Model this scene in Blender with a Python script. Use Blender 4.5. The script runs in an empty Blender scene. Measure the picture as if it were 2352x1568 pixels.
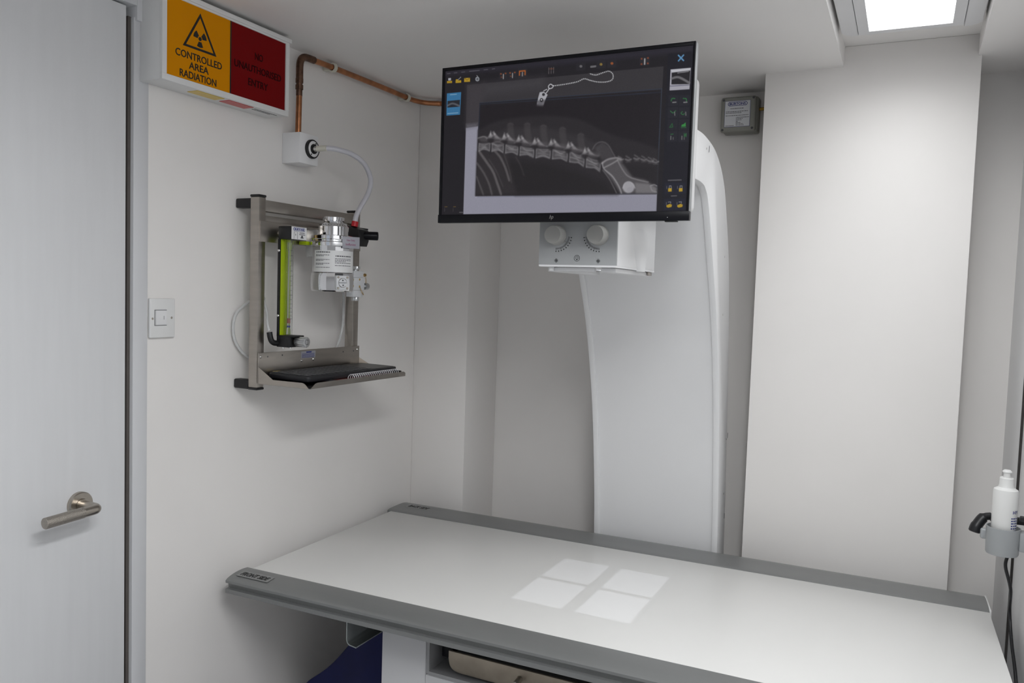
import bpy, bmesh, math, random
import numpy as np
from mathutils import Matrix, Vector
random.seed(7)
scene = bpy.context.scene
PI = math.pi

# ------------------------------------------------------------------ camera
CAM = Vector((1.470, 0.0, 1.485))
yaw, pitch, roll, FPX = 0.45429, 0.06013, 0.03225, 1850.0
fw = Vector((-math.sin(yaw), math.cos(yaw), 0)); rt = Vector((math.cos(yaw), math.sin(yaw), 0)); up = Vector((0, 0, 1))
f2 = fw * math.cos(pitch) - up * math.sin(pitch); u2 = up * math.cos(pitch) + fw * math.sin(pitch)
r3 = rt * math.cos(roll) + u2 * math.sin(roll); u3 = u2 * math.cos(roll) - rt * math.sin(roll)
cd = bpy.data.cameras.new('camera'); cd.sensor_width = 36.0; cd.lens = FPX / 2352 * 36.0; cd.clip_start = 0.02
cam = bpy.data.objects.new('camera', cd); scene.collection.objects.link(cam)
cam.matrix_world = Matrix(((r3.x, u3.x, -f2.x, CAM.x), (r3.y, u3.y, -f2.y, CAM.y), (r3.z, u3.z, -f2.z, CAM.z), (0, 0, 0, 1)))
scene.camera = cam

# ------------------------------------------------------------------ world, exposure
world = bpy.data.worlds.new('daylight'); scene.world = world; world.use_nodes = True
bg = world.node_tree.nodes['Background']; bg.inputs[0].default_value = (0.80, 0.88, 1.0, 1); bg.inputs[1].default_value = 0.45
vs = scene.view_settings; vs.view_transform = 'Standard'; vs.look = 'None'; vs.exposure = 0.0; vs.gamma = 1.0; vs.use_curve_mapping = False
LAMP_WATTS = (1.8, 17.6)
LAMP_SPREAD = (150, 176)
LAMP_STRENGTH = 3.0
LAMP_COLOUR = (0.968, 0.985, 1.0)
FIELD_WATTS = 5.2

# ------------------------------------------------------------------ helpers
def lin(c):
    c = c / 255.0
    return c / 12.92 if c <= 0.04045 else ((c + 0.055) / 1.055) ** 2.4
def rgb(r, g, b): return (lin(r), lin(g), lin(b), 1.0)
MATS = {}
def mat(name, col, rough=0.5, metal=0.0, noise=0.0, nscale=40.0, bump=0.0, stretch=None, trans=0.0, ior=1.45, emit=None, estr=0.0, coat=0.0, alpha=1.0, spec=0.5):
    m = bpy.data.materials.new(name); m.use_nodes = True; nt = m.node_tree; b = nt.nodes['Principled BSDF']
    b.inputs['Base Color'].default_value = col; b.inputs['Roughness'].default_value = rough; b.inputs['Metallic'].default_value = metal
    b.inputs['IOR'].default_value = ior; b.inputs['Transmission Weight'].default_value = trans; b.inputs['Coat Weight'].default_value = coat
    b.inputs['Alpha'].default_value = alpha; b.inputs['Specular IOR Level'].default_value = spec
    if emit: b.inputs['Emission Color'].default_value = emit; b.inputs['Emission Strength'].default_value = estr
    if noise > 0 or bump > 0:
        tc = nt.nodes.new('ShaderNodeTexCoord'); mp = nt.nodes.new('ShaderNodeMapping'); nz = nt.nodes.new('ShaderNodeTexNoise')
        nt.links.new(tc.outputs['Object'], mp.inputs[0]); nt.links.new(mp.outputs[0], nz.inputs['Vector'])
        if stretch: mp.inputs['Scale'].default_value = stretch
        nz.inputs['Scale'].default_value = nscale; nz.inputs['Detail'].default_value = 4
        if noise > 0:
            mx = nt.nodes.new('ShaderNodeMixRGB'); mx.blend_type = 'MULTIPLY'; mx.inputs[0].default_value = 1.0
            rp = nt.nodes.new('ShaderNodeMapRange'); rp.inputs['From Min'].default_value = 0.25; rp.inputs['From Max'].default_value = 0.75
            rp.inputs['To Min'].default_value = 1 - noise; rp.inputs['To Max'].default_value = 1 + noise * 0.4
            nt.links.new(nz.outputs[0], rp.inputs['Value']); mx.inputs[1].default_value = col
            nt.links.new(rp.outputs[0], mx.inputs[2]); nt.links.new(mx.outputs[0], b.inputs['Base Color'])
        if bump > 0:
            bp = nt.nodes.new('ShaderNodeBump'); bp.inputs['Strength'].default_value = bump; bp.inputs['Distance'].default_value = 0.002
            nt.links.new(nz.outputs[0], bp.inputs['Height']); nt.links.new(bp.outputs[0], b.inputs['Normal'])
    MATS[name] = m; return m

mat('wall_paint', (0.875, 0.85, 0.825, 1), 0.55, noise=0.03, nscale=3.0, bump=0.05)
mat('ceiling_paint', (0.88, 0.86, 0.84, 1), 0.6, noise=0.02, nscale=2.0)
mat('door_paint', (0.75, 0.755, 0.765, 1), 0.45, noise=0.03, nscale=8.0, bump=0.10, stretch=(6, 6, 0.5))
mat('jamb_paint', (0.66, 0.665, 0.68, 1), 0.4, noise=0.02, nscale=4.0)
mat('dark_gap', (0.045, 0.04, 0.038, 1), 0.8, noise=0.2)  # near-black; stands in for shade inside the door gap
mat('floor_vinyl', (0.46, 0.46, 0.46, 1), 0.5, noise=0.25, nscale=120.0)
mat('right_panel', (0.80, 0.80, 0.805, 1), 0.4, noise=0.02, nscale=5.0)
mat('white_plastic', (0.78, 0.78, 0.77, 1), 0.38, noise=0.01)
mat('white_enamel', (0.83, 0.83, 0.835, 1), 0.32, noise=0.01, nscale=5)
mat('grey_enamel', (0.66, 0.67, 0.67, 1), 0.35, noise=0.02, nscale=6)
mat('control_grey', (0.42, 0.43, 0.435, 1), 0.42, noise=0.03, nscale=30)
mat('knob_grey', (0.42, 0.415, 0.395, 1), 0.45, noise=0.02)
mat('black_plastic', (0.012, 0.012, 0.013, 1), 0.45, noise=0.1)
mat('black_gloss', (0.006, 0.006, 0.008, 1), 0.3, spec=0.2, noise=0.05)
mat('print_black', (0.012, 0.012, 0.012, 1), 0.5, noise=0.05)
mat('print_dark', (0.10, 0.10, 0.11, 1), 0.5, noise=0.05)
mat('print_blue', (0.035, 0.045, 0.22, 1), 0.5, noise=0.05)
mat('print_pink', (0.32, 0.12, 0.20, 1), 0.5, noise=0.05)
mat('paper_white', (0.74, 0.75, 0.78, 1), 0.5, noise=0.02)
mat('label_white', (0.80, 0.80, 0.80, 1), 0.35, noise=0.02)
mat('label_silver', (0.36, 0.36, 0.40, 1), 0.4, noise=0.05)
mat('sign_yellow', (0.70, 0.265, 0.001, 1), 0.35, spec=0.08, noise=0.03, nscale=6)
mat('sign_red', (0.185, 0.004, 0.005, 1), 0.35, spec=0.08, noise=0.03, nscale=6)
mat('sign_red_ink', (0.030, 0.003, 0.004, 1), 0.4, spec=0.08, noise=0.03)
mat('lens_yellow', (0.72, 0.52, 0.12, 1), 0.4, noise=0.03)
mat('lens_red', (0.55, 0.10, 0.10, 1), 0.4, noise=0.03)
mat('copper', (0.56, 0.245, 0.12, 1), 0.30, 1.0, noise=0.55, nscale=26, stretch=(1, 1, 1))
mat('copper_dark', (0.20, 0.115, 0.08, 1), 0.42, 1.0, noise=0.6, nscale=60)
mat('steel', (0.45, 0.418, 0.38, 1), 0.33, 1.0, noise=0.12, nscale=14, stretch=(1, 1, 6))
mat('steel_dark', (0.20, 0.195, 0.19, 1), 0.4, 1.0, noise=0.15, nscale=14)
mat('bright_steel', (0.75, 0.74, 0.72, 1), 0.2, 1.0, noise=0.05)
mat('nickel', (0.46, 0.42, 0.37, 1), 0.28, 1.0, noise=0.08, nscale=60)
mat('nickel_knurl', (0.44, 0.405, 0.36, 1), 0.45, 1.0, noise=0.25, nscale=600, bump=0.6)
mat('chrome', (0.80, 0.80, 0.81, 1), 0.06, 1.0, noise=0.02)
mat('satin_metal', (0.62, 0.63, 0.64, 1), 0.32, 1.0, noise=0.05, nscale=50)
mat('white_metal', (0.70, 0.71, 0.73, 1), 0.3, 0.0, noise=0.02)
mat('brass', (0.60, 0.42, 0.18, 1), 0.3, 1.0, noise=0.1)
mat('zinc', (0.42, 0.45, 0.45, 1), 0.3, 1.0, noise=0.1, nscale=20)
mat('lime', (0.42, 0.56, 0.005, 1), 0.35, noise=0.03)
mat('glass', (0.95, 0.96, 0.96, 1), 0.03, trans=1.0, ior=1.2, noise=0.01)
mat('clear_plastic', (0.92, 0.93, 0.94, 1), 0.08, trans=0.9, ior=1.25, noise=0.01)
mat('hose_white', (0.60, 0.595, 0.64, 1), 0.3, noise=0.03, coat=0.2)
mat('tube_clear', (0.84, 0.85, 0.85, 1), 0.15, trans=0.45, ior=1.2, noise=0.02)
mat('cream_plastic', (0.66, 0.64, 0.55, 1), 0.4, noise=0.02)
mat('red_plastic', (0.55, 0.02, 0.03, 1), 0.4, noise=0.02)
mat('float_red', (0.35, 0.12, 0.09, 1), 0.4, noise=0.02)
mat('key_black', (0.055, 0.056, 0.060, 1), 0.38, noise=0.1)
mat('case_black', (0.016, 0.016, 0.019, 1), 0.4, noise=0.1)
mat('case_grey', (0.055, 0.053, 0.052, 1), 0.4, noise=0.1)
mat('tray_liner', (0.03, 0.03, 0.032, 1), 0.35, noise=0.1)
mat('note_red', (0.42, 0.16, 0.15, 1), 0.55, noise=0.2, nscale=90)
mat('wire_white', (0.75, 0.75, 0.78, 1), 0.35, noise=0.02)
mat('table_white', (0.79, 0.785, 0.765, 1), 0.28, noise=0.015, nscale=4)
mat('table_rail', (0.235, 0.24, 0.238, 1), 0.38, 0.35, noise=0.04, nscale=30, stretch=(0.2, 1, 1))
mat('rail_label', (0.26, 0.265, 0.262, 1), 0.35, 0.2, noise=0.03)
mat('box_grey', (0.30, 0.30, 0.27, 1), 0.5, noise=0.03)
mat('old_steel', (0.40, 0.35, 0.285, 1), 0.42, 1.0, noise=0.2, nscale=25)
mat('gap_shade_brown', (0.10, 0.088, 0.08, 1), 0.6, noise=0.1)  # half-dark shade of the door gap, put into the stop's colour
mat('shell_grey', (0.30, 0.31, 0.315, 1), 0.4, noise=0.03)
mat('brass_cable', (0.36, 0.22, 0.03, 1), 0.35, 0.8, noise=0.2)
mat('blue_cloth', (0.002, 0.005, 0.06, 1), 0.75, noise=0.15, nscale=30)
mat('pedestal_white', (0.64, 0.64, 0.65, 1), 0.4, noise=0.02, nscale=6)
mat('pedestal_grey', (0.34, 0.34, 0.345, 1), 0.45, noise=0.02)
mat('bottle_white', (0.80, 0.80, 0.785, 1), 0.3, noise=0.01)
mat('holder_grey', (0.36, 0.375, 0.385, 1), 0.32, noise=0.02)
mat('cable_black', (0.012, 0.012, 0.014, 1), 0.4, noise=0.05)
mat('lamp_body', (0.74, 0.74, 0.75, 1), 0.4, noise=0.01)
mat('lamp_panel', (1, 1, 1, 1), 0.5, noise=0.001, emit=LAMP_COLOUR + (1,), estr=LAMP_STRENGTH)

def catmull(pts, n=8, closed=False):
    pts = [Vector(p) for p in pts]; out = []
    N = len(pts)
    for i in range(N - 1 if not closed else N):
        g = lambda k: pts[k % N] if closed else pts[max(0, min(N - 1, k))]
        p0, p1, p2, p3 = g(i - 1), g(i), g(i + 1), g(i + 2)
        for j in range(n):
            t = j / n; t2 = t * t; t3 = t2 * t
            out.append(0.5 * ((2 * p1) + (p2 - p0) * t + (2 * p0 - 5 * p1 + 4 * p2 - p3) * t2 + (3 * p1 - p0 - 3 * p2 + p3) * t3))
    if not closed: out.append(pts[-1])
    return out

class MB:
    def __init__(self): self.bm = bmesh.new()
    def _merge(self, t):
        me = bpy.data.meshes.new('tmp'); t.to_mesh(me); t.free(); self.bm.from_mesh(me); bpy.data.meshes.remove(me); return self
    def box(self, x0, x1, y0, y1, z0, z1, bev=0.0, seg=2, rot=None, piv=None):
        t = bmesh.new(); bmesh.ops.create_cube(t, size=1.0)
        for v in t.verts: v.co = Vector(((x0 + x1) / 2 + v.co.x * (x1 - x0), (y0 + y1) / 2 + v.co.y * (y1 - y0), (z0 + z1) / 2 + v.co.z * (z1 - z0)))
        if bev > 0: bmesh.ops.bevel(t, geom=list(t.edges), offset=bev, segments=seg, affect='EDGES', profile=0.5)
        if rot is not None:
            p = Vector(piv) if piv else Vector(((x0 + x1) / 2, (y0 + y1) / 2, (z0 + z1) / 2))
            for v in t.verts: v.co = rot @ (v.co - p) + p
        return self._merge(t)
    def prism(self, poly, axis, a0, a1, bev=0.0, seg=2):
        t = bmesh.new()
        def mk(p, a): return {'x': (a, p[0], p[1]), 'y': (p[0], a, p[1]), 'z': (p[0], p[1], a)}[axis]
        va = [t.verts.new(mk(p, a0)) for p in poly]; vb = [t.verts.new(mk(p, a1)) for p in poly]
        fa = t.faces.new(va); fb = t.faces.new(list(reversed(vb))); n = len(poly)
        for i in range(n): t.faces.new((va[i], vb[i], vb[(i + 1) % n], va[(i + 1) % n]))
        bmesh.ops.recalc_face_normals(t, faces=list(t.faces))
        if bev > 0:
            eds = [e for e in t.edges if any(f in (fa, fb) for f in e.link_faces)]
            bmesh.ops.bevel(t, geom=eds, offset=bev, segments=seg, affect='EDGES', profile=0.5)
        return self._merge(t)
    def tube(self, pts, r, seg=12, cap=True, rad=None):
        t = bmesh.new(); pts = [Vector(p) for p in pts]; rings = []; prev = None
        for i, p in enumerate(pts):
            d = (pts[min(i + 1, len(pts) - 1)] - pts[max(i - 1, 0)]).normalized()
            if prev is None:
                a = Vector((0, 0, 1)) if abs(d.z) < 0.9 else Vector((1, 0, 0))
                n = (a - d * a.dot(d)).normalized()
            else: n = (prev - d * prev.dot(d)).normalized()
            prev = n; b = d.cross(n); rr = rad[i] if rad else r
            rings.append([t.verts.new(p + (n * math.cos(2 * PI * k / seg) + b * math.sin(2 * PI * k / seg)) * rr) for k in range(seg)])
        for i in range(len(rings) - 1):
            for k in range(seg): t.faces.new((rings[i][k], rings[i][(k + 1) % seg], rings[i + 1][(k + 1) % seg], rings[i + 1][k]))
        if cap: t.faces.new(list(reversed(rings[0]))); t.faces.new(rings[-1])
        bmesh.ops.recalc_face_normals(t, faces=list(t.faces))
        return self._merge(t)
    def cyl(self, p0, p1, r, seg=24, r1=None):
        return self.tube([p0, p1], r, seg, True, [r, r if r1 is None else r1])
    def lathe(self, prof, origin, axis=(0, 0, 1), seg=40):
        # prof: (radius, height) along the axis
        a = Vector(axis).normalized(); h = Vector((1, 0, 0)) if abs(a.x) < 0.9 else Vector((0, 1, 0))
        n = (h - a * h.dot(a)).normalized(); b = a.cross(n); o = Vector(origin); t = bmesh.new(); rings = []
        for r, z in prof:
            if r < 1e-6: rings.append([t.verts.new(o + a * z)])
            else: rings.append([t.verts.new(o + a * z + (n * math.cos(2 * PI * k / seg) + b * math.sin(2 * PI * k / seg)) * r) for k in range(seg)])
        for i in range(len(rings) - 1):
            A, B = rings[i], rings[i + 1]
            for k in range(seg):
                k2 = (k + 1) % seg
                if len(A) == 1 and len(B) == 1: continue
                if len(A) == 1: t.faces.new((A[0], B[k2], B[k]))
                elif len(B) == 1: t.faces.new((A[k], A[k2], B[0]))
                else: t.faces.new((A[k], A[k2], B[k2], B[k]))
        bmesh.ops.recalc_face_normals(t, faces=list(t.faces))
        return self._merge(t)
    def grid(self, rows):
        t = bmesh.new(); V = [[t.verts.new(p) for p in r] for r in rows]
        for i in range(len(V) - 1):
            for j in range(len(V[0]) - 1): t.faces.new((V[i][j], V[i][j + 1], V[i + 1][j + 1], V[i + 1][j]))
        return self._merge(t)
    def xform(self, M):
        for v in self.bm.verts: v.co = M @ v.co
        return self
    def mesh(self, name, m, sharp=35):
        me = bpy.data.meshes.new(name); 
        for f in self.bm.faces: f.smooth = True
        self.bm.to_mesh(me); self.bm.free(); me.materials.append(MATS[m]); me.set_sharp_from_angle(angle=math.radians(sharp)); return me
    def build(self, name, m, parent=None, sharp=35):
        o = bpy.data.objects.new(name, self.mesh(name, m, sharp)); return link(o, parent)
def base_of(p):
    v = Vector((0, 0, 0))
    while p is not None: v = v + p.location; p = p.parent
    return v
def link(o, parent=None):
    scene.collection.objects.link(o)
    if parent is not None:
        o.parent = parent
        if 'base' in parent: o.matrix_parent_inverse = Matrix.Translation(-Vector(parent['base']))
    return o
def tag(o, label, cat, group=None):
    o['label'] = label; o['category'] = cat
    if group: o['group'] = group
    return o
ROOTS = []
def thing(name, label, cat, loc, group=None):
    o = bpy.data.objects.new(name, None); scene.collection.objects.link(o); o.location = loc; o['base'] = tuple(loc); o.empty_display_size = 0.05
    ROOTS.append(o)
    return tag(o, label, cat, group)
def struct(o, label=None):
    o['kind'] = 'structure'
    if label: o['label'] = label
    return o
def copies(me, name, spots, parent):
    for s in spots:
        o = bpy.data.objects.new(name, me); link(o, parent)
        M = s if isinstance(s, Matrix) else Matrix.Translation(Vector(s)); o.matrix_basis = M
BX = Matrix(((0, 0, 1), (1, 0, 0), (0, 1, 0)))      # faces +X : text right = +Y, up = +Z
BY = Matrix(((1, 0, 0), (0, 0, -1), (0, 1, 0)))     # faces -Y : text right = +X, up = +Z
BZ = Matrix(((1, 0, 0), (0, 1, 0), (0, 0, 1)))      # faces +Z
def text(name, s, c, w, h, B, m, parent, bold=0.0, shear=0.0, ex=0.0003, lw=None):
    cu = bpy.data.curves.new('tmp', 'FONT'); cu.body = s; cu.align_x = 'CENTER'; cu.offset = bold; cu.shear = shear; cu.resolution_u = 3
    cu.space_line = lw or 1.0; cu.extrude = 0.02
    ob = bpy.data.objects.new('tmp', cu); scene.collection.objects.link(ob); bpy.context.view_layer.update()
    me = bpy.data.meshes.new_from_object(ob.evaluated_get(bpy.context.evaluated_depsgraph_get()))
    bpy.data.objects.remove(ob); bpy.data.curves.remove(cu)
    co = np.zeros(len(me.vertices) * 3); me.vertices.foreach_get('co', co); co = co.reshape(-1, 3)
    lo, hi = co.min(0), co.max(0); co = (co - (lo + hi) / 2) / np.maximum(hi - lo, 1e-9) * np.array([w, h, ex * 2])
    co = co @ np.array(B).T + np.array(c); me.vertices.foreach_set('co', co.ravel()); me.update()
    me.materials.clear(); me.materials.append(MATS[m]); me.name = name
    return link(bpy.data.objects.new(name, me), parent)
def place(B, c, u, v, n=0.0):
    return Vector(c) + B @ Vector((u, v, n))
def bars(name, B, c, items, m, parent, t=0.0003):
    # flat printed bars: (u0,u1,v0,v1) in the plane of B around c
    mb = MB()
    for (u0, u1, v0, v1) in items:
        mb.box(u0, u1, v0, v1, -t, t)
    M = B.to_4x4(); M.translation = Vector(c); mb.xform(M)
    return mb.build(name, m, parent)
def printed(seed, u0, u1, v, h, gap=0.25):
    # one printed line broken up into words
    r = random.Random(seed); x = u0; out = []
    while x < u1 - h:
        w = min(h * r.uniform(1.2, 3.6), u1 - x); out.append((x, x + w, v - h / 2, v + h / 2)); x += w + h * (0.5 + gap)
    return out

# ================================================================== setting
CEIL = 2.10
struct(MB().box(-0.3, 2.0, -1.5, 2.7, -0.06, 0.0).build('floor', 'floor_vinyl'))
c = MB()
c.box(-0.3, 1.287, -1.5, 2.7, CEIL, 2.22); c.box(1.592, 2.0, -1.5, 2.7, CEIL, 2.22); c.box(1.287, 1.592, -1.5, 2.7, 2.152, 2.22)
struct(c.build('ceiling', 'ceiling_paint'), 'white painted ceiling with a raised channel for the lamp')
w = MB(); w.box(-0.12, 0.0, 1.213, 2.6, 0, CEIL); w.box(-0.12, 0.0, -1.5, 0.36, 0, CEIL); w.box(-0.12, -0.004, 0.36, 1.213, 2.062, CEIL)
struct(w.build('wall_left', 'wall_paint'))
struct(MB().box(-0.12, 1.95, 2.482, 2.6, 0, CEIL).build('wall_back', 'wall_paint'))
struct(MB().box(0.0, 0.202, 2.266, 2.482, 0, CEIL, 0.003).build('trim_1', 'wall_paint'), 'white boxed corner casing between the left and back walls')
struct(MB().box(1.090, 1.600, 2.292, 2.482, 0, 2.152, 0.002).build('trim_2', 'wall_paint'), 'wide white box casing standing proud of the back wall')
w = MB(); w.box(1.72, 1.85, 2.1775, 2.482, 0, CEIL); w.box(1.7245, 1.85, -1.5, 2.1775, 0, CEIL)
struct(w.build('wall_right', 'right_panel'))
struct(MB().box(1.7195, 1.7260, 2.1700, 2.1775, 0, CEIL).build('trim_6', 'dark_gap'), 'thin black strip running up the right wall')  # near-black strip along the step in the wall panels
w = MB(); w.box(-0.12, 0.35, -1.62, -1.5, 0, CEIL); w.box(1.35, 1.9, -1.62, -1.5, 0, CEIL); w.box(0.35, 1.35, -1.62, -1.5, 1.98, CEIL)
struct(w.build('wall_rear', 'wall_paint'))
# door and its frame
d = bpy.data.objects.new('door_1', MB().box(-0.044, 0.0, 0.385, 1.160, 0.008, 2.047, 0.0015).mesh('door_1', 'door_paint')); link(d)
struct(d, 'flat white door with a brushed metal lever handle'); d['base'] = (0, 0, 0)
t = MB(); t.box(-0.10, 0.003, 1.176, 1.213, 0, 2.03, 0.002); 
struct(t.build('trim_3', 'jamb_paint'), 'pale grey door jamb')
t = MB(); t.box(-0.10, 0.010, 1.178, 1.221, 2.022, CEIL, 0.001); t.box(-0.10, 0.010, 0.3, 1.178, 2.051, CEIL, 0.001); t.box(-0.01, 0.022, 0.9, 1.138, 2.052, CEIL - 0.002, 0.001)
struct(t.build('trim_4', 'jamb_paint'), 'pale grey head of the door frame')
struct(MB().box(-0.10, -0.0065, 1.1685, 1.1765, 0, 2.03).build('trim_7', 'gap_shade_brown'), 'door stop beside the jamb, painted brown grey as gap shade')  # colour carries the lighter part of the gap's shade
struct(MB().box(-0.10, -0.020, 1.1605, 1.1685, 0, 2.05).build('trim_8', 'dark_gap'), 'dark strip painted as shade in the door gap')  # added strip; its near-black colour paints the deep shade of the gap
struct(MB().box(-0.11, -0.101, 0.36, 1.2, 0, 2.06).build('trim_5', 'dark_gap'), 'dark sheet painted as shade behind the door edge')  # added dark backing, so the gap reads as shaded
# door handle (sub-parts under one handle part)
hd = MB().lathe([(0, 0), (0.026, 0), (0.026, 0.007), (0.024, 0.0095), (0.013, 0.0095), (0.012, 0.008), (0, 0.008)], (0.0003, 1.054, 1.034), (1, 0, 0), 40).build('door_handle', 'nickel', d)
hd['base'] = (0, 0, 0)
MB().tube([(0.008, 1.054, 1.034), (0.016, 1.054, 1.034)], 0.0125, 24).build('collar', 'nickel', hd)
MB().tube(catmull([(0.016, 1.054, 1.034), (0.040, 1.054, 1.034), (0.050, 1.0535, 1.034), (0.0555, 1.050, 1.034), (0.058, 1.043, 1.0338), (0.058, 1.020, 1.0333)], 5), 0.0100, 20).build('lever', 'nickel', hd)
MB().tube([(0.058, 1.021, 1.0333), (0.058, 0.9445, 1.0305), (0.058, 0.9435, 1.0305)], 0.0105, 24, rad=[0.0108, 0.0108, 0.0100]).build('grip', 'nickel_knurl', hd)

# ================================================================== ceiling lamp
def rrect(x0, x1, y0, y1, r, n=6):
    P = []
    for cx, cy, a0 in ((x1 - r, y1 - r, 0), (x0 + r, y1 - r, 90), (x0 + r, y0 + r, 180), (x1 - r, y0 + r, 270)):
        for k in range(n + 1):
            a = math.radians(a0 + 90 * k / n); P.append((cx + r * math.cos(a), cy + r * math.sin(a)))
    return P
def ceiling_lamp(label, LY0, LY1, k):
    L = thing('ceiling_lamp', label, 'lamp', (1.44, (LY0 + LY1) / 2, 2.152), 'lamps in the raised ceiling channel')
    MB().prism(rrect(1.2935, 1.3298, LY0, LY1, 0.033)[7:21] + [(1.3298, LY0), (1.3298, LY1)], 'z', 2.1225, 2.152, 0.003, 3).build('side_wing', 'lamp_body', L)
    MB().prism([(2.88 - p[0], p[1]) for p in rrect(1.2935, 1.3298, LY0, LY1 + 0.012, 0.033)[7:21]] + [(2.88 - 1.3298, LY0), (2.88 - 1.3298, LY1 + 0.012)], 'z', 2.1225, 2.152, 0.003, 3).build('side_wing', 'lamp_body', L)
    e = LY1 - 0.025
    fr = MB(); fr.box(1.331, 1.354, LY0, LY1 - 0.002, 2.1225, 2.152); fr.box(1.5265, 1.549, LY0, LY1 - 0.002, 2.1225, 2.152); fr.box(1.354, 1.5265, e, LY1 - 0.002, 2.1225, 2.152); fr.box(1.354, 1.5265, LY0, LY0 + 0.025, 2.1225, 2.152)
    fr.build('frame', 'lamp_body', L)
    MB().box(1.354, 1.5265, LY0 + 0.025, e, 2.1305, 2.150).build('light_panel', 'lamp_panel', L)
    ad = bpy.data.lights.new('panel_light', 'AREA'); ad.shape = 'RECTANGLE'; ad.size = 0.165; ad.size_y = e - LY0 - 0.035; ad.energy = LAMP_WATTS[k]; ad.color = LAMP_COLOUR; ad.spread = math.radians(LAMP_SPREAD[k])
    ao = bpy.data.objects.new('panel_light', ad); scene.collection.objects.link(ao); ao.location = (1.4403, (e + LY0 + 0.025) / 2, 2.1290)
ceiling_lamp('rectangular white ceiling lamp with a glowing panel near the white box casing', 1.40, 2.115, 0)
ceiling_lamp('rectangular white ceiling lamp further along the ceiling channel, towards the entrance', -0.05, 0.85, 1)

# ================================================================== table
T = thing('examination_table', 'long radiography table with a white top and grey metal rails', 'table', (0.85, 1.8, 0.0))
RZ = Matrix.Rotation(0.020, 4, 'Z'); TP = Matrix.Translation(Vector((0.05, 1.4, 0))) @ RZ @ Matrix.Translation(Vector((-0.05, -1.4, 0)))
TX0, TX1 = 0.052, 1.692
MB().box(TX0 + 0.010, TX1, 1.470, 2.082, 0.752, 0.7895, 0.0015).xform(TP).build('table_top', 'table_white', T)
front = [(1.4715, 0.752), (1.4715, 0.790)]
front += [(p.x, p.y) for p in catmull([(1.4715, 0.7902, 0), (1.455, 0.7915, 0), (1.430, 0.7900, 0), (1.408, 0.7850, 0), (1.3985, 0.7800, 0)], 5)][1:]
front += [(1.3985, 0.7745), (1.4075, 0.7735), (1.4085, 0.7610), (1.3985, 0.7600), (1.3985, 0.7500)]
rf = MB().prism(front, 'x', TX0 - 0.004, TX1).xform(TP).build('front_rail', 'table_rail', T)
back = [(2.0815, 0.752), (2.0815, 0.790)]
back += [(p.x, p.y) for p in catmull([(2.0815, 0.7902, 0), (2.094, 0.7930, 0), (2.130, 0.7945, 0), (2.170, 0.7938, 0), (2.195, 0.7895, 0)], 5)][1:]
back += [(2.195, 0.7745), (2.186, 0.7735), (2.185, 0.7610), (2.195, 0.7600), (2.195, 0.7500)]
rb = MB().prism(back, 'x', TX0 - 0.002, TX1).xform(TP).build('back_rail', 'table_rail', T)
MB().box(TX1, TX1 + 0.004, 2.082, 2.195, 0.752, 0.7925, 0.001).xform(TP).build('end_cap', 'white_plastic', T)
MB().box(TX1, TX1 + 0.004, 1.3985, 1.4715, 0.752, 0.789, 0.001).xform(TP).build('end_cap', 'white_plastic', T)
def on_rail(name, s, x0, x1, y, z, tilt, parent, hw):
    Rt = Matrix.Rotation(0.02, 3, 'Z') @ Matrix.Rotation(tilt, 3, 'X')
    pl = MB().box(-(x1 - x0) / 2, (x1 - x0) / 2, -hw, hw, 0, 0.0004); M = Rt.to_4x4(); M.translation = Vector(((x0 + x1) / 2, y, z)); pl.xform(M)
    p = pl.build('name_strip', 'rail_label', parent)
    text('lettering', s, M @ Vector((0, 0, 0.0007)), (x1 - x0) * 0.86, hw * 1.15, Rt, 'print_black', parent, 0.02, 0.25, 0.0003)
on_rail('front', 'FRONT SIDE', 0.062, 0.158, 1.4315, 0.7908, 0.125, rf, 0.0135)
on_rail('back', 'BACK SIDE', 0.068, 0.152, 2.1490, 0.7946, -0.012, rb, 0.0175)
# angle bracket below the front rail
br = [(0.374, 0.752), (0.3765, 0.752), (0.3765, 0.692), (0.379, 0.686), (0.384, 0.6825), (0.402, 0.6805), (0.402, 0.678), (0.383, 0.6800), (0.377, 0.684), (0.374, 0.692)]
MB().prism(br, 'y', 1.44, 1.95).build('angle_bracket', 'zinc', T)
br = [(1.302 - (p[0] - 0.374), p[1]) for p in br]
MB().prism(br, 'y', 1.44, 1.95).build('angle_bracket', 'zinc', T)
# pedestal
MB().box(0.430, 0.548, 1.500, 2.12, 0.0, 0.751, 0.003).build('pedestal_side', 'pedestal_white', T)
MB().box(1.130, 1.250, 1.500, 2.12, 0.0, 0.751, 0.003).build('pedestal_side', 'pedestal_white', T)
MB().box(0.548, 1.130, 1.500, 2.12, 0.0, 0.628, 0.003).build('pedestal_front', 'pedestal_white', T)
rc = MB(); rc.box(0.5485, 0.556, 1.503, 1.80, 0.630, 0.750); rc.box(1.122, 1.1295, 1.503, 1.80, 0.630, 0.750); rc.box(0.556, 1.122, 1.503, 1.80, 0.6285, 0.636); rc.box(0.556, 1.122, 1.79, 1.80, 0.636, 0.750)
rc.build('drawer_recess', 'pedestal_grey', T)
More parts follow.
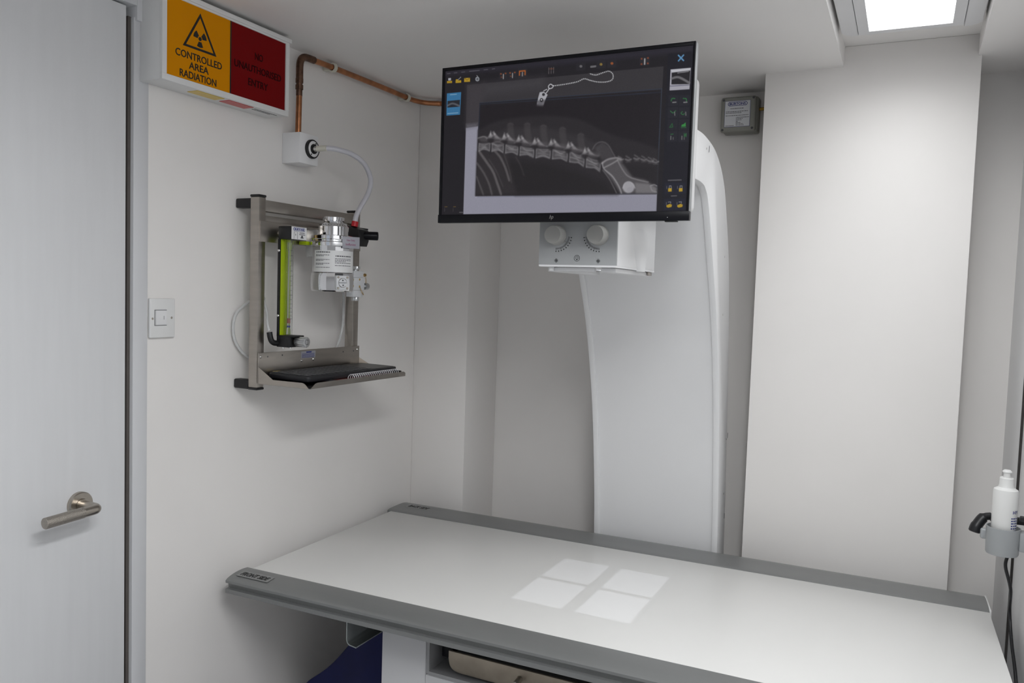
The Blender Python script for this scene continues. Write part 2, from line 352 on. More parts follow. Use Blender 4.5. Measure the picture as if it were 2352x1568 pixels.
# cassette tray in the recess
dr = thing('cassette_tray', 'steel cassette tray with rounded corner in the recess under the table front', 'tray', (0.85, 1.52, 0.637))
pf = [(0.600, 0.690)] + [(p.x, p.y) for p in catmull([(0.600, 0.672, 0), (0.604, 0.657, 0), (0.614, 0.648, 0), (0.630, 0.645, 0)], 4)] + [(1.07, 0.645), (1.085, 0.652), (1.09, 0.665), (1.09, 0.690)]
MB().prism(pf, 'y', 1.512, 1.518, 0.001).build('tray_front', 'old_steel', dr)
MB().box(0.606, 1.084, 1.518, 1.785, 0.648, 0.680).build('tray_body', 'steel_dark', dr)
MB().box(0.572, 0.600, 1.53, 1.56, 0.664, 0.692, 0.002).build('runner', 'black_gloss', dr)
MB().tube([(0.775, 1.512, 0.668), (0.775, 1.492, 0.664)], 0.007, 16).build('catch', 'steel', dr)
for ch in dr.children: pass
# dark blue cloth hanging under the table
rows = []
top = [(0.436, 0.70), (0.40, 0.70), (0.36, 0.70), (0.33, 0.68), (0.30, 0.645), (0.253, 0.592), (0.205, 0.535), (0.158, 0.487), (0.118, 0.460), (0.095, 0.435)]
top = [(0.420, 0.668)] + [(x, min(z, 0.668)) for x, z in top[1:]]
for k in range(13):
    v = k / 12; row = []
    for i, (x, z) in enumerate(top):
        u = i / (len(top) - 1)
        zz = z * (1 - v) + 0.06 * v
        row.append((x - 0.012 * v * u, 1.60 + 0.018 * math.sin(u * 11 + v * 2.0) * (0.4 + 0.6 * v) + 0.03 * u, zz))
    rows.append(row)
bl = MB().grid(rows).build('blue_cloth', 'blue_cloth', sharp=80)
so = bl.modifiers.new('thickness', 'SOLIDIFY'); so.thickness = 0.006; sb = bl.modifiers.new('smooth', 'SUBSURF'); sb.levels = 2; sb.render_levels = 2
tag(bl, 'dark blue heavy cloth hanging in the shade under the table', 'cloth')

# ================================================================== x-ray machine
XR = thing('xray_machine', 'white curved x-ray column with overhead tube head and grey collimator box', 'x-ray machine', (0.85, 2.3, 0.0))
fc = [(p.x, p.y) for p in catmull([(1.80, 1.752, 0), (1.868, 1.752, 0), (1.914, 1.742, 0), (1.958, 1.70, 0), (2.046, 1.545, 0), (2.118, 1.40, 0), (2.181, 1.21, 0), (2.222, 1.01, 0), (2.250, 0.78, 0), (2.262, 0.4, 0), (2.262, 0.0, 0)], 6)]
bc = [(p.x, p.y) for p in catmull([(1.785, 1.860, 0), (1.881, 1.862, 0), (2.002, 1.846, 0), (2.095, 1.800, 0), (2.155, 1.725, 0), (2.238, 1.543, 0), (2.296, 1.226, 0), (2.325, 1.0, 0), (2.348, 0.75, 0), (2.36, 0.4, 0), (2.36, 0.0, 0)], 6)]
MB().prism(fc + bc[::-1], 'x', 1.013, 1.030, 0.0025).build('side_panel', 'white_enamel', XR, 30)
MB().prism(fc + bc[::-1], 'x', 0.664, 0.680, 0.0025).build('side_panel', 'white_enamel', XR, 30)
fi = [(y + 0.006 if i > 14 else y + 0.002, z - (0.006 if i <= 20 else 0.0)) for i, (y, z) in enumerate(fc)]
fi = []
for i, (y, z) in enumerate(fc):
    a = Vector(fc[min(i + 1, len(fc) - 1)]) - Vector(fc[max(i - 1, 0)]); n = Vector((-a.y, a.x)).normalized()
    n = n if n.dot(Vector((1, 0.6))) > 0 else -n
    fi.append((y + n.x * 0.006, max(0.0, z + n.y * 0.006)))
bi = [(y - 0.006, z - 0.004 if z > 0.01 else z) for (y, z) in bc]
MB().prism(fi + bi[::-1], 'x', 0.679, 1.014).build('column_cover', 'white_enamel', XR, 30)
sc_me = MB().lathe([(0, 0.0008), (0.0022, 0.0006), (0.003, 0)], (0, 0, 0), (1, 0, 0), 12).mesh('screw', 'bright_steel')
copies(sc_me, 'screw', [(1.0303, 1.90, 1.835), (1.0303, 2.161, 1.598), (1.0303, 2.174, 1.445), (1.0303, 2.305, 1.091), (1.0303, 2.303, 0.935)], XR)
dk_me = MB().prism([(0.0, -0.008), (0.003, -0.006), (0.003, 0.006), (0.0, 0.008)], 'x', 0, 0.0006).mesh('slot', 'print_dark')
copies(dk_me, 'slot', [(1.0301, 1.925, 1.838), (1.0301, 2.318, 1.100), (1.0301, 2.328, 0.865)], XR)
# tube housing behind the monitor, with hidden link to the column
MB().box(0.640, 1.034, 1.665, 1.800, 1.672, 1.968, 0.014, 4).build('tube_housing', 'white_enamel', XR)
MB().box(0.690, 1.005, 1.80, 1.93, 1.765, 1.850, 0.004).build('arm_link', 'white_enamel', XR)
# collimator: open housing with a real lamp inside and an aperture with cross bars
cx, cy = 0.834, 1.790
K = bpy.data.objects.new('collimator', None); scene.collection.objects.link(K); K.parent = XR; K.matrix_parent_inverse = Matrix.Translation(-Vector(XR['base'])); K['base'] = (0, 0, 0)
MB().box(0.7465, 0.9235, 1.600, 1.606, 1.5485, 1.674, 0.001).build('control_panel', 'control_grey', K)
sh = MB(); sh.box(0.7475, 0.7525, 1.606, 1.882, 1.5485, 1.672); sh.box(0.9175, 0.9225, 1.606, 1.882, 1.5485, 1.672, 0.001); sh.box(0.7525, 0.9175, 1.877, 1.882, 1.5485, 1.672)
sh.build('cover', 'white_enamel', K)
# aperture plate : hole 2a x 2b with two cross bars
a, b2, ba, bb = 0.0187, 0.0215, 0.0021, 0.0010
ap = MB(); z0, z1 = 1.5445, 1.5485
ap.box(0.7475, cx - a, 1.600, 1.882, z0, z1); ap.box(cx + a, 0.9225, 1.600, 1.882, z0, z1)
ap.box(cx - a, cx + a, 1.600, cy - b2, z0, z1); ap.box(cx - a, cx + a, cy + b2, 1.882, z0, z1)
ap.box(cx - ba, cx + ba, cy - b2, cy + b2, 1.5465, 1.5475); ap.box(cx - a, cx + a, cy - bb, cy + bb, 1.5465, 1.5475)
ap.build('aperture_plate', 'white_enamel', K)
for x0, x1, y0, y1 in ((0.758, 0.790, 1.625, 1.870), (0.8805, 0.915, 1.625, 1.870)):
    MB().box(x0, x1, y0, y1, 1.5345, 1.5442, 0.002).build('accessory_rail', 'white_enamel', K)
MB().box(0.762, 0.868, 1.622, 1.634, 1.5355, 1.5442, 0.002).build('accessory_rail', 'white_enamel', K)
MB().cyl((0.770, 1.618, 1.536), (0.770, 1.618, 1.5442), 0.006, 16).build('rail_stop', 'white_enamel', K)
MB().box(0.9155, 0.9200, 1.845, 1.872, 1.536, 1.5442, 0.001).build('rail_stop', 'steel', K)
# tapered boss on the right side of the collimator
rows = []
for i in range(15):
    v = i / 14; z = 1.640 - 0.098 * v; row = []
    half = 0.068 * (1 - 0.62 * v ** 1.7); yc = 1.772
    for j in range(21):
        s = -1 + 2 * j / 20
        prof = max(0.0, 1 - abs(s) ** 2.6) * min(1.0, (v * 6) if v < 0.17 else 1.0)
        row.append((0.9218 + 0.009 * prof * (0.35 + 0.65 * min(1, v * 2.2)), yc + half * s, z))
    rows.append(row)
MB().grid(rows).build('side_boss', 'white_enamel', K, 60)
for kx, mark in ((0.788, -35), (0.8835, 205)):
    kn = MB().lathe([(0.0215, 0), (0.0215, 0.003), (0.0205, 0.0035), (0.0190, 0.024), (0.0182, 0.0252), (0, 0.0252)], (kx, 1.5995, 1.611), (0, -1, 0), 48).build('knob', 'knob_grey', K)
    kn['base'] = (0, 0, 0)
    ca, sa = math.cos(math.radians(mark)), math.sin(math.radians(mark))
    MB().tube([(kx + 0.0195 * ca, 1.5985, 1.611 + 0.0195 * sa), (kx + 0.0250 * ca, 1.5985, 1.611 + 0.0250 * sa)], 0.0014, 8).build('pointer', 'knob_grey', kn)
for kx, a0, a1 in ((0.788, -92, -8), (0.8835, -172, -88)):
    mb = MB()
    for k in range(17):
        an = math.radians(a0 + (a1 - a0) * (k / 16)); R_ = Matrix.Rotation(an, 3, 'Z')
        M = (BY @ R_).to_4x4(); M.translation = Vector((kx, 1.5998, 1.611))
        mb2 = MB().box(0.0262, 0.0300 if k % 4 else 0.0310, -0.00045, 0.00045, -0.0001, 0.0002).xform(M)
        if k % 2 == 0: 
            mb3 = MB().box(0.0325, 0.0350, -0.0010, 0.0010, -0.0001, 0.0002).xform(M); mb2._merge(mb3.bm)
        mb._merge(mb2.bm)
    mb.build('scale_marks', 'print_black', K)
def hash_mark(x, vert):
    it = [(-0.0012 - 0.0004, -0.0012 + 0.0004, -0.0045, 0.0045), (0.0012 - 0.0004, 0.0012 + 0.0004, -0.0045, 0.0045), (-0.0042, 0.0042, -0.0016, -0.0006), (-0.0042, 0.0042, 0.0006, 0.0016)]
    bars('symbol', BY, (x, 1.5998, 1.5575), it, 'print_black', K)
hash_mark(0.788, True); hash_mark(0.8835, False)
mb = MB(); o = Vector((0.8355, 1.5998, 1.563))
mb.tube([o + Vector((0.0063 * math.cos(q), 0, 0.0063 * math.sin(q))) for q in [2 * PI * k / 28 for k in range(29)]], 0.0004, 6)
mb.tube([o + Vector((0.0024 * math.cos(q), 0, 0.0006 + 0.0024 * math.sin(q))) for q in [math.radians(-60 + 300 * k / 16) for k in range(17)]], 0.00035, 6)
mb.box(o.x - 0.0012, o.x + 0.0012, 1.5996, 1.6000, o.z - 0.0042, o.z - 0.0018)
for k in range(7):
    q = math.radians(-30 + 40 * k); mb.tube([o + Vector((0.0034 * math.cos(q), 0, 0.0006 + 0.0034 * math.sin(q))), o + Vector((0.0048 * math.cos(q), 0, 0.0006 + 0.0048 * math.sin(q)))], 0.0003, 5)
mb.build('symbol', 'print_black', K)
ld = bpy.data.lights.new('field_lamp', 'SPOT'); ld.energy = FIELD_WATTS; ld.color = (0.86, 0.89, 1.0); ld.spot_size = math.radians(44); ld.spot_blend = 0.0; ld.shadow_soft_size = 0.0005
lo = bpy.data.objects.new('field_lamp', ld); scene.collection.objects.link(lo); lo.location = (cx, cy, 1.660)

# ================================================================== monitor
MN = thing('monitor', 'black desktop monitor showing a radiograph of an animal spine', 'monitor', (0.826, 1.50, 1.63))
mx0, mx1, mz0, mz1, my = 0.5565, 1.0985, 1.6295, 1.9555, 1.490
MB().box(mx0 + 0.002, mx1 - 0.001, my + 0.004, my + 0.020, mz0 + 0.002, mz1, 0.002).build('back_shell', 'shell_grey', MN)
sx0, sx1, sz0, sz1 = mx0 + 0.0075, mx1 - 0.0065, mz0 + 0.0175, mz1 - 0.007
bz = MB(); bz.box(mx0, mx1, my - 0.0012, my + 0.012, mz0, sz0, 0.0008); bz.box(mx0 + 0.001, sx0, my, my + 0.012, sz0, mz1, 0.0005); bz.box(sx1, mx1 - 0.002, my, my + 0.012, sz0, mz1, 0.0005); bz.box(sx0, sx1, my, my + 0.012, sz1, mz1, 0.0005)
bz.build('bezel', 'black_gloss', MN)
MB().box(1.052, 1.076, my + 0.001, my + 0.010, mz0 - 0.0022, mz0 + 0.001, 0.0008).build('button_bar', 'black_plastic', MN)
MB().cyl((1.058, my - 0.0013, mz0 + 0.006), (1.058, my - 0.0016, mz0 + 0.006), 0.0006, 10).build('power_light', 'label_white', MN)
MB().box(0.745, 0.92, my + 0.020, my + 0.034, 1.70, 1.88, 0.006).build('rear_housing', 'black_plastic', MN)
MB().box(0.790, 0.875, my + 0.034, 1.6645, 1.76, 1.83, 0.004).build('mounting_arm', 'white_enamel', MN)
text('logo', 'hp', (0.8215, my - 0.0015, mz0 + 0.0085), 0.0085, 0.0105, BY, 'knob_grey', MN, -0.02, 0.35, 0.0002)

# the picture on the screen, drawn numerically (positions measured on the displayed picture)
SW, SH = 640, 360
QS = np.array([(95, 292), (2135, 76), (2113, 1440), (92, 1459)], float)     # screen corners in drawing units
QD = np.array([(0, 0), (SW - 1, 0), (SW - 1, SH - 1), (0, SH - 1)], float)
A = []; bv = []
for (x, y), (u, v) in zip(QS, QD):
    A.append([x, y, 1, 0, 0, 0, -u * x, -u * y]); bv.append(u); A.append([0, 0, 0, x, y, 1, -v * x, -v * y]); bv.append(v)
H8 = np.append(np.linalg.solve(np.array(A), np.array(bv)), 1).reshape(3, 3)
def S(pts):
    p = np.array(pts, float).reshape(-1, 2); q = np.c_[p, np.ones(len(p))] @ H8.T; return q[:, :2] / q[:, 2:]
img = np.zeros((SH, SW, 3)); img[:] = (34, 31, 36)
YY, XX = np.mgrid[0:SH, 0:SW].astype(float)
UNIT = SW / 2030.0
def win(q, m):
    x0 = int(max(0, q[:, 0].min() - m)); x1 = int(min(SW, q[:, 0].max() + m + 2)); y0 = int(max(0, q[:, 1].min() - m)); y1 = int(min(SH, q[:, 1].max() + m + 2)); return slice(y0, max(y1, y0)), slice(x0, max(x1, x0))
def inside(q, sl, soft=0.6):
    X_, Y_ = XX[sl], YY[sl]; ins = np.zeros(X_.shape, bool); dist = np.full(X_.shape, 1e9); n = len(q)
    for i in range(n):
        (xa, ya), (xb, yb) = q[i], q[(i + 1) % n]
        if ya != yb: ins ^= ((ya > Y_) != (yb > Y_)) & (X_ < (xb - xa) * (Y_ - ya) / (yb - ya) + xa)
        dx, dy = xb - xa, yb - ya; L2 = dx * dx + dy * dy + 1e-9; t_ = np.clip(((X_ - xa) * dx + (Y_ - ya) * dy) / L2, 0, 1)
        dist = np.minimum(dist, np.hypot(X_ - xa - t_ * dx, Y_ - ya - t_ * dy))
    sd = np.where(ins, dist, -dist); return np.clip(sd / (2 * soft) + 0.5, 0, 1)
def fill(pts, col, soft=0.6, op=1.0):
    q = S(pts); sl = win(q, soft * 3); a_ = inside(q, sl, soft)[..., None] * op; img[sl] = img[sl] * (1 - a_) + np.array(col, float) * a_
def stroke(pts, wd, col, soft=0.8, op=1.0, mode='mix', curve=True):
    if curve and len(pts) > 2: pts = [(p.x, p.y) for p in catmull([(x, y, 0) for x, y in pts], 6)]
    q = S(pts); hw = wd * UNIT / 2; sl = win(q, hw + soft * 3); X_, Y_ = XX[sl], YY[sl]; dist = np.full(X_.shape, 1e9)
    for i in range(len(q) - 1):
        (xa, ya), (xb, yb) = q[i], q[i + 1]; dx, dy = xb - xa, yb - ya; L2 = dx * dx + dy * dy + 1e-9
        t_ = np.clip(((X_ - xa) * dx + (Y_ - ya) * dy) / L2, 0, 1); dist = np.minimum(dist, np.hypot(X_ - xa - t_ * dx, Y_ - ya - t_ * dy))
    a_ = (np.clip((hw - dist) / (2 * soft) + 0.5, 0, 1) * op)[..., None]
    if mode == 'add': img[sl] = img[sl] + np.array(col, float) * a_
    else: img[sl] = img[sl] * (1 - a_) + np.array(col, float) * a_
def blob(x, y, rx, ry, col, op=1.0, soft=1.5):
    fill([(x + rx * math.cos(q), y + ry * math.sin(q)) for q in [2 * PI * k / 20 for k in range(20)]], col, soft, op)
def rect(x0, y0, x1, y1, col, sk=-0.06, soft=0.5, op=1.0):
    fill([(x0, y0), (x1, y0 + (x1 - x0) * sk), (x1, y1 + (x1 - x0) * sk), (x0, y1)], col, soft, op)
# window chrome
fill([(95, 290), (2135, 76), (2134, 130), (95, 325)], (44, 41, 52), 6)
fill([(1925, 145), (2135, 125), (2113, 1440), (1905, 1442)], (30, 29, 38))
# radiograph area
fill([(275, 402), (1890, 250), (1865, 1440), (270, 1456)], (56, 53, 57))
fill([(275, 402), (410, 390), (400, 740), (275, 750)], (66, 61, 66), 10, 0.8)
fill([(420, 392), (900, 345), (900, 420), (420, 480)], (70, 67, 72), 14, 0.7)
fill([(274, 752), (372, 738), (365, 1308), (1866, 1300), (1865, 1440), (270, 1456)], (147, 146, 163), 1.2)
fill([(276, 720), (368, 712), (368, 752), (276, 770)], (120, 118, 130), 4, 0.5)
fill([(380, 548), (1880, 440), (1864, 1296), (366, 1308)], (36, 32, 36), 1.0)
stroke([(380, 548), (1880, 434)], 4, (44, 56, 78), curve=False); stroke([(380, 560), (1880, 462)], 3, (44, 56, 78), curve=False); stroke([(1880, 434), (1862, 1296)], 4, (48, 62, 84), curve=False); stroke([(384, 560), (378, 830)], 3, (44, 60, 84), curve=False); stroke([(380, 1318), (1860, 1292)], 3, (92, 96, 116), curve=False)
# soft tissue
bodyp = [(372, 770), (520, 700), (700, 668), (920, 652), (1120, 668), (1260, 705), (1400, 780), (1540, 830), (1700, 870), (1870, 930), (1866, 1290), (368, 1300)]
fill([(p.x, p.y) for p in catmull([(x, y, 0) for x, y in bodyp[:10]], 5)] + bodyp[10:], (48, 45, 48), 4, 0.75)
fill([(600, 760), (900, 745), (1250, 830), (1380, 900), (1380, 980), (900, 900), (420, 840)], (58, 55, 58), 6, 0.6)
fill([(560, 1020), (900, 1030), (1200, 1110), (1420, 1200), (1530, 1290), (700, 1292), (640, 1150)], (38, 35, 37), 10, 0.9)
fill([(1540, 1060), (1860, 1060), (1862, 1210), (1720, 1170)], (40, 37, 40), 8, 0.8)
fill([(372, 950), (620, 960), (700, 1290), (368, 1298)], (52, 48, 50), 6, 0.6)
# spinous processes
for x, y in ((640, 745), (778, 745), (912, 762), (1070, 782), (1222, 832)):
    stroke([(x - 2, y - 8), (x + 2, y + 40), (x + 14, y + 95)], 54, (78, 74, 76), 2.2, 0.40); stroke([(x - 26, y - 20), (x - 2, y - 32), (x + 24, y - 20)], 5, (88, 84, 86), 1.2, 0.4)
# vertebral bodies and discs
disc = [(376, 905), (483, 905), (595, 918), (714, 935), (846, 955), (982, 962), (1124, 985), (1263, 1028), (1398, 1068)]
for i in range(len(disc) - 1):
    (xa, ya), (xb, yb) = disc[i], disc[i + 1]; hh = 36 + i * 1.5; g = 9; mx_, my_ = (xa + xb) / 2, (ya + yb) / 2
    tl, tr, brp, bl_ = (xa + g, ya - hh + 8), (xb - g, yb - hh + 4), (xb - g, yb + hh), (xa + g, ya + hh)
    fill([tl, tr, brp, (mx_, my_ + hh - 15), bl_], (88, 85, 88), 1.6, 0.7)
    blob(mx_, my_ - hh - 26, (xb - xa) * 0.42, 24, (82, 78, 81), 0.6, 3)
    for k in range(9):
        w_ = random.uniform(-0.8, 0.8) * hh; w2 = w_ + random.uniform(-9, 9); xs_, xe_ = random.uniform(0, 0.3), random.uniform(0.6, 1.0)
        stroke([(xa + g + (xb - xa - 2 * g) * xs_, ya + w_), (mx_, my_ + w_ * 0.5), (xa + g + (xb - xa - 2 * g) * xe_, yb + w2)], random.uniform(2.5, 5), (142, 140, 143), 0.9, random.uniform(0.2, 0.55))
    stroke([bl_, (mx_ - 16, my_ + hh - 15), (mx_ + 16, my_ + hh - 13), brp], 9, (132, 130, 134), 1.3, 0.65); stroke([tl, (mx_, my_ - hh + 16), tr], 6, (124, 121, 125), 1.2, 0.5)
    stroke([(tl[0] + 2, tl[1] + 4), (xa + g - 1, ya), bl_], 9, (140, 138, 142), 1.2, 0.6); stroke([(tr[0], tr[1] + 4), (xb - g + 1, yb), brp], 9, (148, 146, 150), 1.2, 0.65)
for i, (x, y) in enumerate(disc[1:]):
    stroke([(x - 3, y - 50), (x, y), (x - 4, y + 44)], 12, (42, 39, 42), 1.1, 0.92)
    blob(x - 4, y - 62 + i * 1.5, 28, 32, (43, 40, 43), 0.85, 2.0); blob(x - 6, y + 50, 11, 13, (42, 39, 42), 0.6, 2)
    fx, fy = x + 6, y - 108 + i * 2
    if i < 7:
        fill([(fx - 34, fy + 34), (fx - 20, fy + 2), (fx - 10, fy - 24), (fx - 2, fy + 2), (fx + 12, fy + 22), (fx - 6, fy + 34)], (146, 143, 146), 1.5, 0.72)
        fill([(fx + 2, fy - 12), (fx + 16, fy - 20), (fx + 26, fy - 2), (fx + 56, fy + 30), (fx + 70, fy + 44), (fx + 34, fy + 40), (fx + 14, fy + 24)], (140, 137, 140), 1.6, 0.66)
        blob(fx + 20, fy + 6, 9, 9, (178, 175, 178), 0.6, 1.5); blob(fx - 12, fy + 8, 6, 12, (170, 168, 170), 0.5, 1.5)
        stroke([(fx - 44, fy + 42), (fx - 10, fy + 36), (fx + 40, fy + 40), (fx + 104, fy + 52)], 9, (112, 108, 112), 1.6, 0.5)
        stroke([(fx + 14, fy + 2), (fx + 20, fy + 24)], 5, (70, 66, 70), 1.0, 0.5)
stroke([(372, 836), (420, 822), (450, 834)], 9, (120, 118, 120), 1.0, 0.8)
# ribs
for pts, wd, op in (([(482, 880), (540, 866), (588, 884)], 8, 0.7), ([(500, 925), (560, 990), (606, 1080), (640, 1180)], 18, 0.55), ([(392, 950), (450, 1030), (505, 1110), (545, 1210), (575, 1292)], 20, 0.6), ([(372, 1040), (430, 1120), (475, 1210), (500, 1294)], 16, 0.45), ([(372, 1150), (400, 1220), (430, 1294)], 14, 0.4), ([(690, 990), (730, 1060), (760, 1140)], 9, 0.25), ([(590, 960), (640, 1100), (660, 1200)], 8, 0.3), ([(470, 1010), (530, 1100), (590, 1230)], 7, 0.3)):
    stroke(pts, wd, (112, 108, 110), 1.6, op)
# pelvis, sacrum, hip and tail
fill([(1398, 1030), (1470, 1000), (1540, 1010), (1600, 1080), (1660, 1160), (1760, 1180), (1865, 1240), (1864, 1294), (1560, 1292), (1500, 1200), (1430, 1110)], (92, 89, 92), 3, 0.75)
stroke([(1405, 1040), (1420, 1090), (1490, 1150), (1545, 1230), (1570, 1290)], 9, (152, 150, 154), 1.0, 0.8); stroke([(1410, 1100), (1470, 1180), (1530, 1290)], 6, (124, 120, 124), 1.0, 0.7)
stroke([(1530, 1020), (1570, 1090), (1620, 1150), (1700, 1180), (1790, 1200)], 8, (132, 129, 132), 1.0, 0.75); stroke([(1400, 1045), (1450, 1012), (1520, 1000), (1560, 1012)], 12, (150, 147, 150), 1.2, 0.75)
stroke([(1420, 1080), (1480, 1050), (1530, 1020)], 9, (150, 148, 150), 1.0, 0.7); stroke([(1320, 930), (1350, 885), (1400, 868), (1450, 895), (1490, 960), (1515, 1000)], 6, (112, 108, 112), 1.0, 0.7)
fill([(1340, 920), (1400, 870), (1460, 910), (1500, 990), (1400, 1020)], (82, 79, 82), 3, 0.5)
blob(1628, 1244, 48, 46, (160, 158, 164), 0.85, 1.4); blob(1640, 1262, 26, 22, (140, 138, 145), 0.7, 1.0); stroke([(1580, 1250), (1595, 1210), (1630, 1196), (1665, 1215), (1682, 1250)], 6, (176, 174, 180), 0.7, 0.8)
fill([(1680, 1205), (1790, 1215), (1864, 1250), (1864, 1292), (1690, 1290)], (118, 115, 118), 2.5, 0.7); stroke([(1810, 1230), (1840, 1222), (1862, 1232)], 7, (150, 148, 152), 0.8, 0.8); stroke([(1812, 1240), (1825, 1270), (1862, 1282)], 6, (146, 144, 148), 0.8, 0.7)
for x, y in ((1555, 1016), (1620, 1016), (1690, 1008), (1750, 1016), (1805, 1026), (1848, 1036)):
    stroke([(x - 24, y - 4), (x, y + 4), (x + 22, y - 4)], 12, (132, 129, 132), 1.0, 0.6); stroke([(x - 20, y - 30), (x + 8, y - 14)], 9, (112, 109, 112), 1.0, 0.6); stroke([(x - 18, y + 18), (x + 18, y + 16)], 6, (110, 107, 110), 1.0, 0.5)
# bead chain with clip and side marker
chain = catmull([(1275, 308, 0), (1330, 321, 0), (1390, 302, 0), (1440, 290, 0), (1472, 316, 0), (1468, 358, 0), (1420, 377, 0), (1350, 378, 0), (1290, 366, 0), (1235, 352, 0), (1180, 376, 0), (1080, 396, 0), (985, 409, 0)], 30)
acc = 0.0
for i in range(1, len(chain)):
    acc += (chain[i] - chain[i - 1]).length
    if acc >= 13.5: acc = 0.0; blob(chain[i].x, chain[i].y, 5.2, 5.2, (196, 196, 200), 0.95, 0.6)
stroke([(1275, 308), (1330, 321), (1390, 302), (1440, 290), (1472, 316), (1468, 358), (1420, 377), (1350, 378), (1290, 366), (1235, 352), (1180, 376), (1080, 396), (985, 409)], 2, (150, 150, 154), 0.5, 0.7)
stroke([(980, 408), (960, 396), (943, 412), (950, 432), (975, 425), (982, 408)], 7, (196, 196, 202), 0.7); stroke([(950, 430), (935, 455), (915, 480)], 7, (196, 196, 202), 0.7); stroke([(905, 450), (930, 438)], 6, (190, 190, 196), 0.7)
fill([(872, 462), (905, 456), (938, 482), (912, 540), (905, 565), (852, 560), (860, 510)], (172, 172, 180), 0.8); blob(904, 480, 12, 12, (50, 48, 52), 1, 0.6); fill([(856, 530), (920, 522), (900, 575), (852, 570)], (90, 88, 94), 2.5, 0.9); blob(888, 525, 14, 16, (40, 38, 42), 1, 0.7); blob(888, 523, 6, 7, (170, 170, 176), 1, 0.5)
# left thumbnail
fill([(112, 470), (228, 459), (223, 643), (112, 651)], (46, 116, 168)); fill([(118, 532), (220, 522), (218, 578), (118, 586)], (40, 42, 50)); stroke([(120, 570), (160, 552), (216, 572)], 14, (100, 104, 112), 1.2, 0.8)
stroke([(140, 481), (190, 477)], 6, (140, 180, 208), 0.6, 0.8); stroke([(122, 634), (206, 628)], 6, (140, 180, 208), 0.6, 0.8)
# menu words and toolbar icons
for x, w_ in ((112, 22), (168, 22), (228, 26), (292, 80), (410, 30), (478, 20)): stroke([(x, 310 - (x - 112) * 0.105), (x + w_, 310 - (x + w_ - 112) * 0.105)], 7, (112, 108, 118), 0.7, 0.6)
rect(110, 370, 152, 388, (176, 138, 22)); rect(120, 346, 142, 366, (168, 168, 176)); rect(180, 366, 226, 386, (184, 146, 20)); rect(182, 356, 200, 368, (184, 146, 20)); stroke([(200, 360), (222, 338)], 5, (160, 160, 168))
rect(250, 346, 298, 378, (188, 148, 24)); stroke([(252, 346), (274, 362), (298, 343)], 4, (110, 84, 20), 0.5, curve=False); blob(358, 354, 17, 19, (140, 144, 152), 1, 0.7); stroke([(350, 354), (366, 353)], 4, (40, 40, 46)); stroke([(358, 346), (358, 362)], 4, (40, 40, 46)); stroke([(352, 325), (362, 334)], 5, (150, 150, 156))
for x, y in ((570, 326), (645, 318)): rect(x - 34, y - 26, x + 34, y + 34, (42, 40, 46)); stroke([(x, y - 10), (x, y + 24)], 8, (150, 148, 150)); blob(x - 20, y - 14, 6, 5, (170, 80, 34)); blob(x + 18, y - 18, 6, 5, (170, 80, 34)); blob(x - 14, y + 12, 6, 5, (150, 76, 38), 0.8)
rect(690, 272, 762, 346, (46, 42, 46)); stroke([(702, 322), (702, 290), (748, 286), (748, 318)], 9, (190, 92, 30), 0.7, curve=False); stroke([(726, 300), (726, 328)], 8, (150, 140, 140))
for yy_ in (262, 290): 
    for x in (942, 962, 982): stroke([(x, yy_ - (x - 942) * 0.1), (x, yy_ + 20 - (x - 942) * 0.1)], 5, (132, 124, 126), 0.6, 0.7)
blob(965, 270, 20, 5, (140, 70, 40), 0.6)
for x, y, cc in ((1206, 250, (112, 110, 112)), (1372, 234, (152, 122, 46)), (1462, 226, (172, 84, 34))): rect(x - 38, y - 28, x + 38, y + 36, (40, 38, 44)); blob(x, y, 12, 11, cc, 0.9, 0.8)
stroke([(1290, 254), (1326, 250)], 14, (128, 126, 130), 0.8, 0.8)
rect(1690, 175, 1774, 244, (42, 40, 46)); stroke([(1733, 190), (1733, 232)], 11, (156, 154, 156))
for dx, dy in ((-26, -20), (26, -26), (-26, 24), (26, 18)): blob(1733 + dx, 208 + dy, 6, 6, (176, 74, 34))
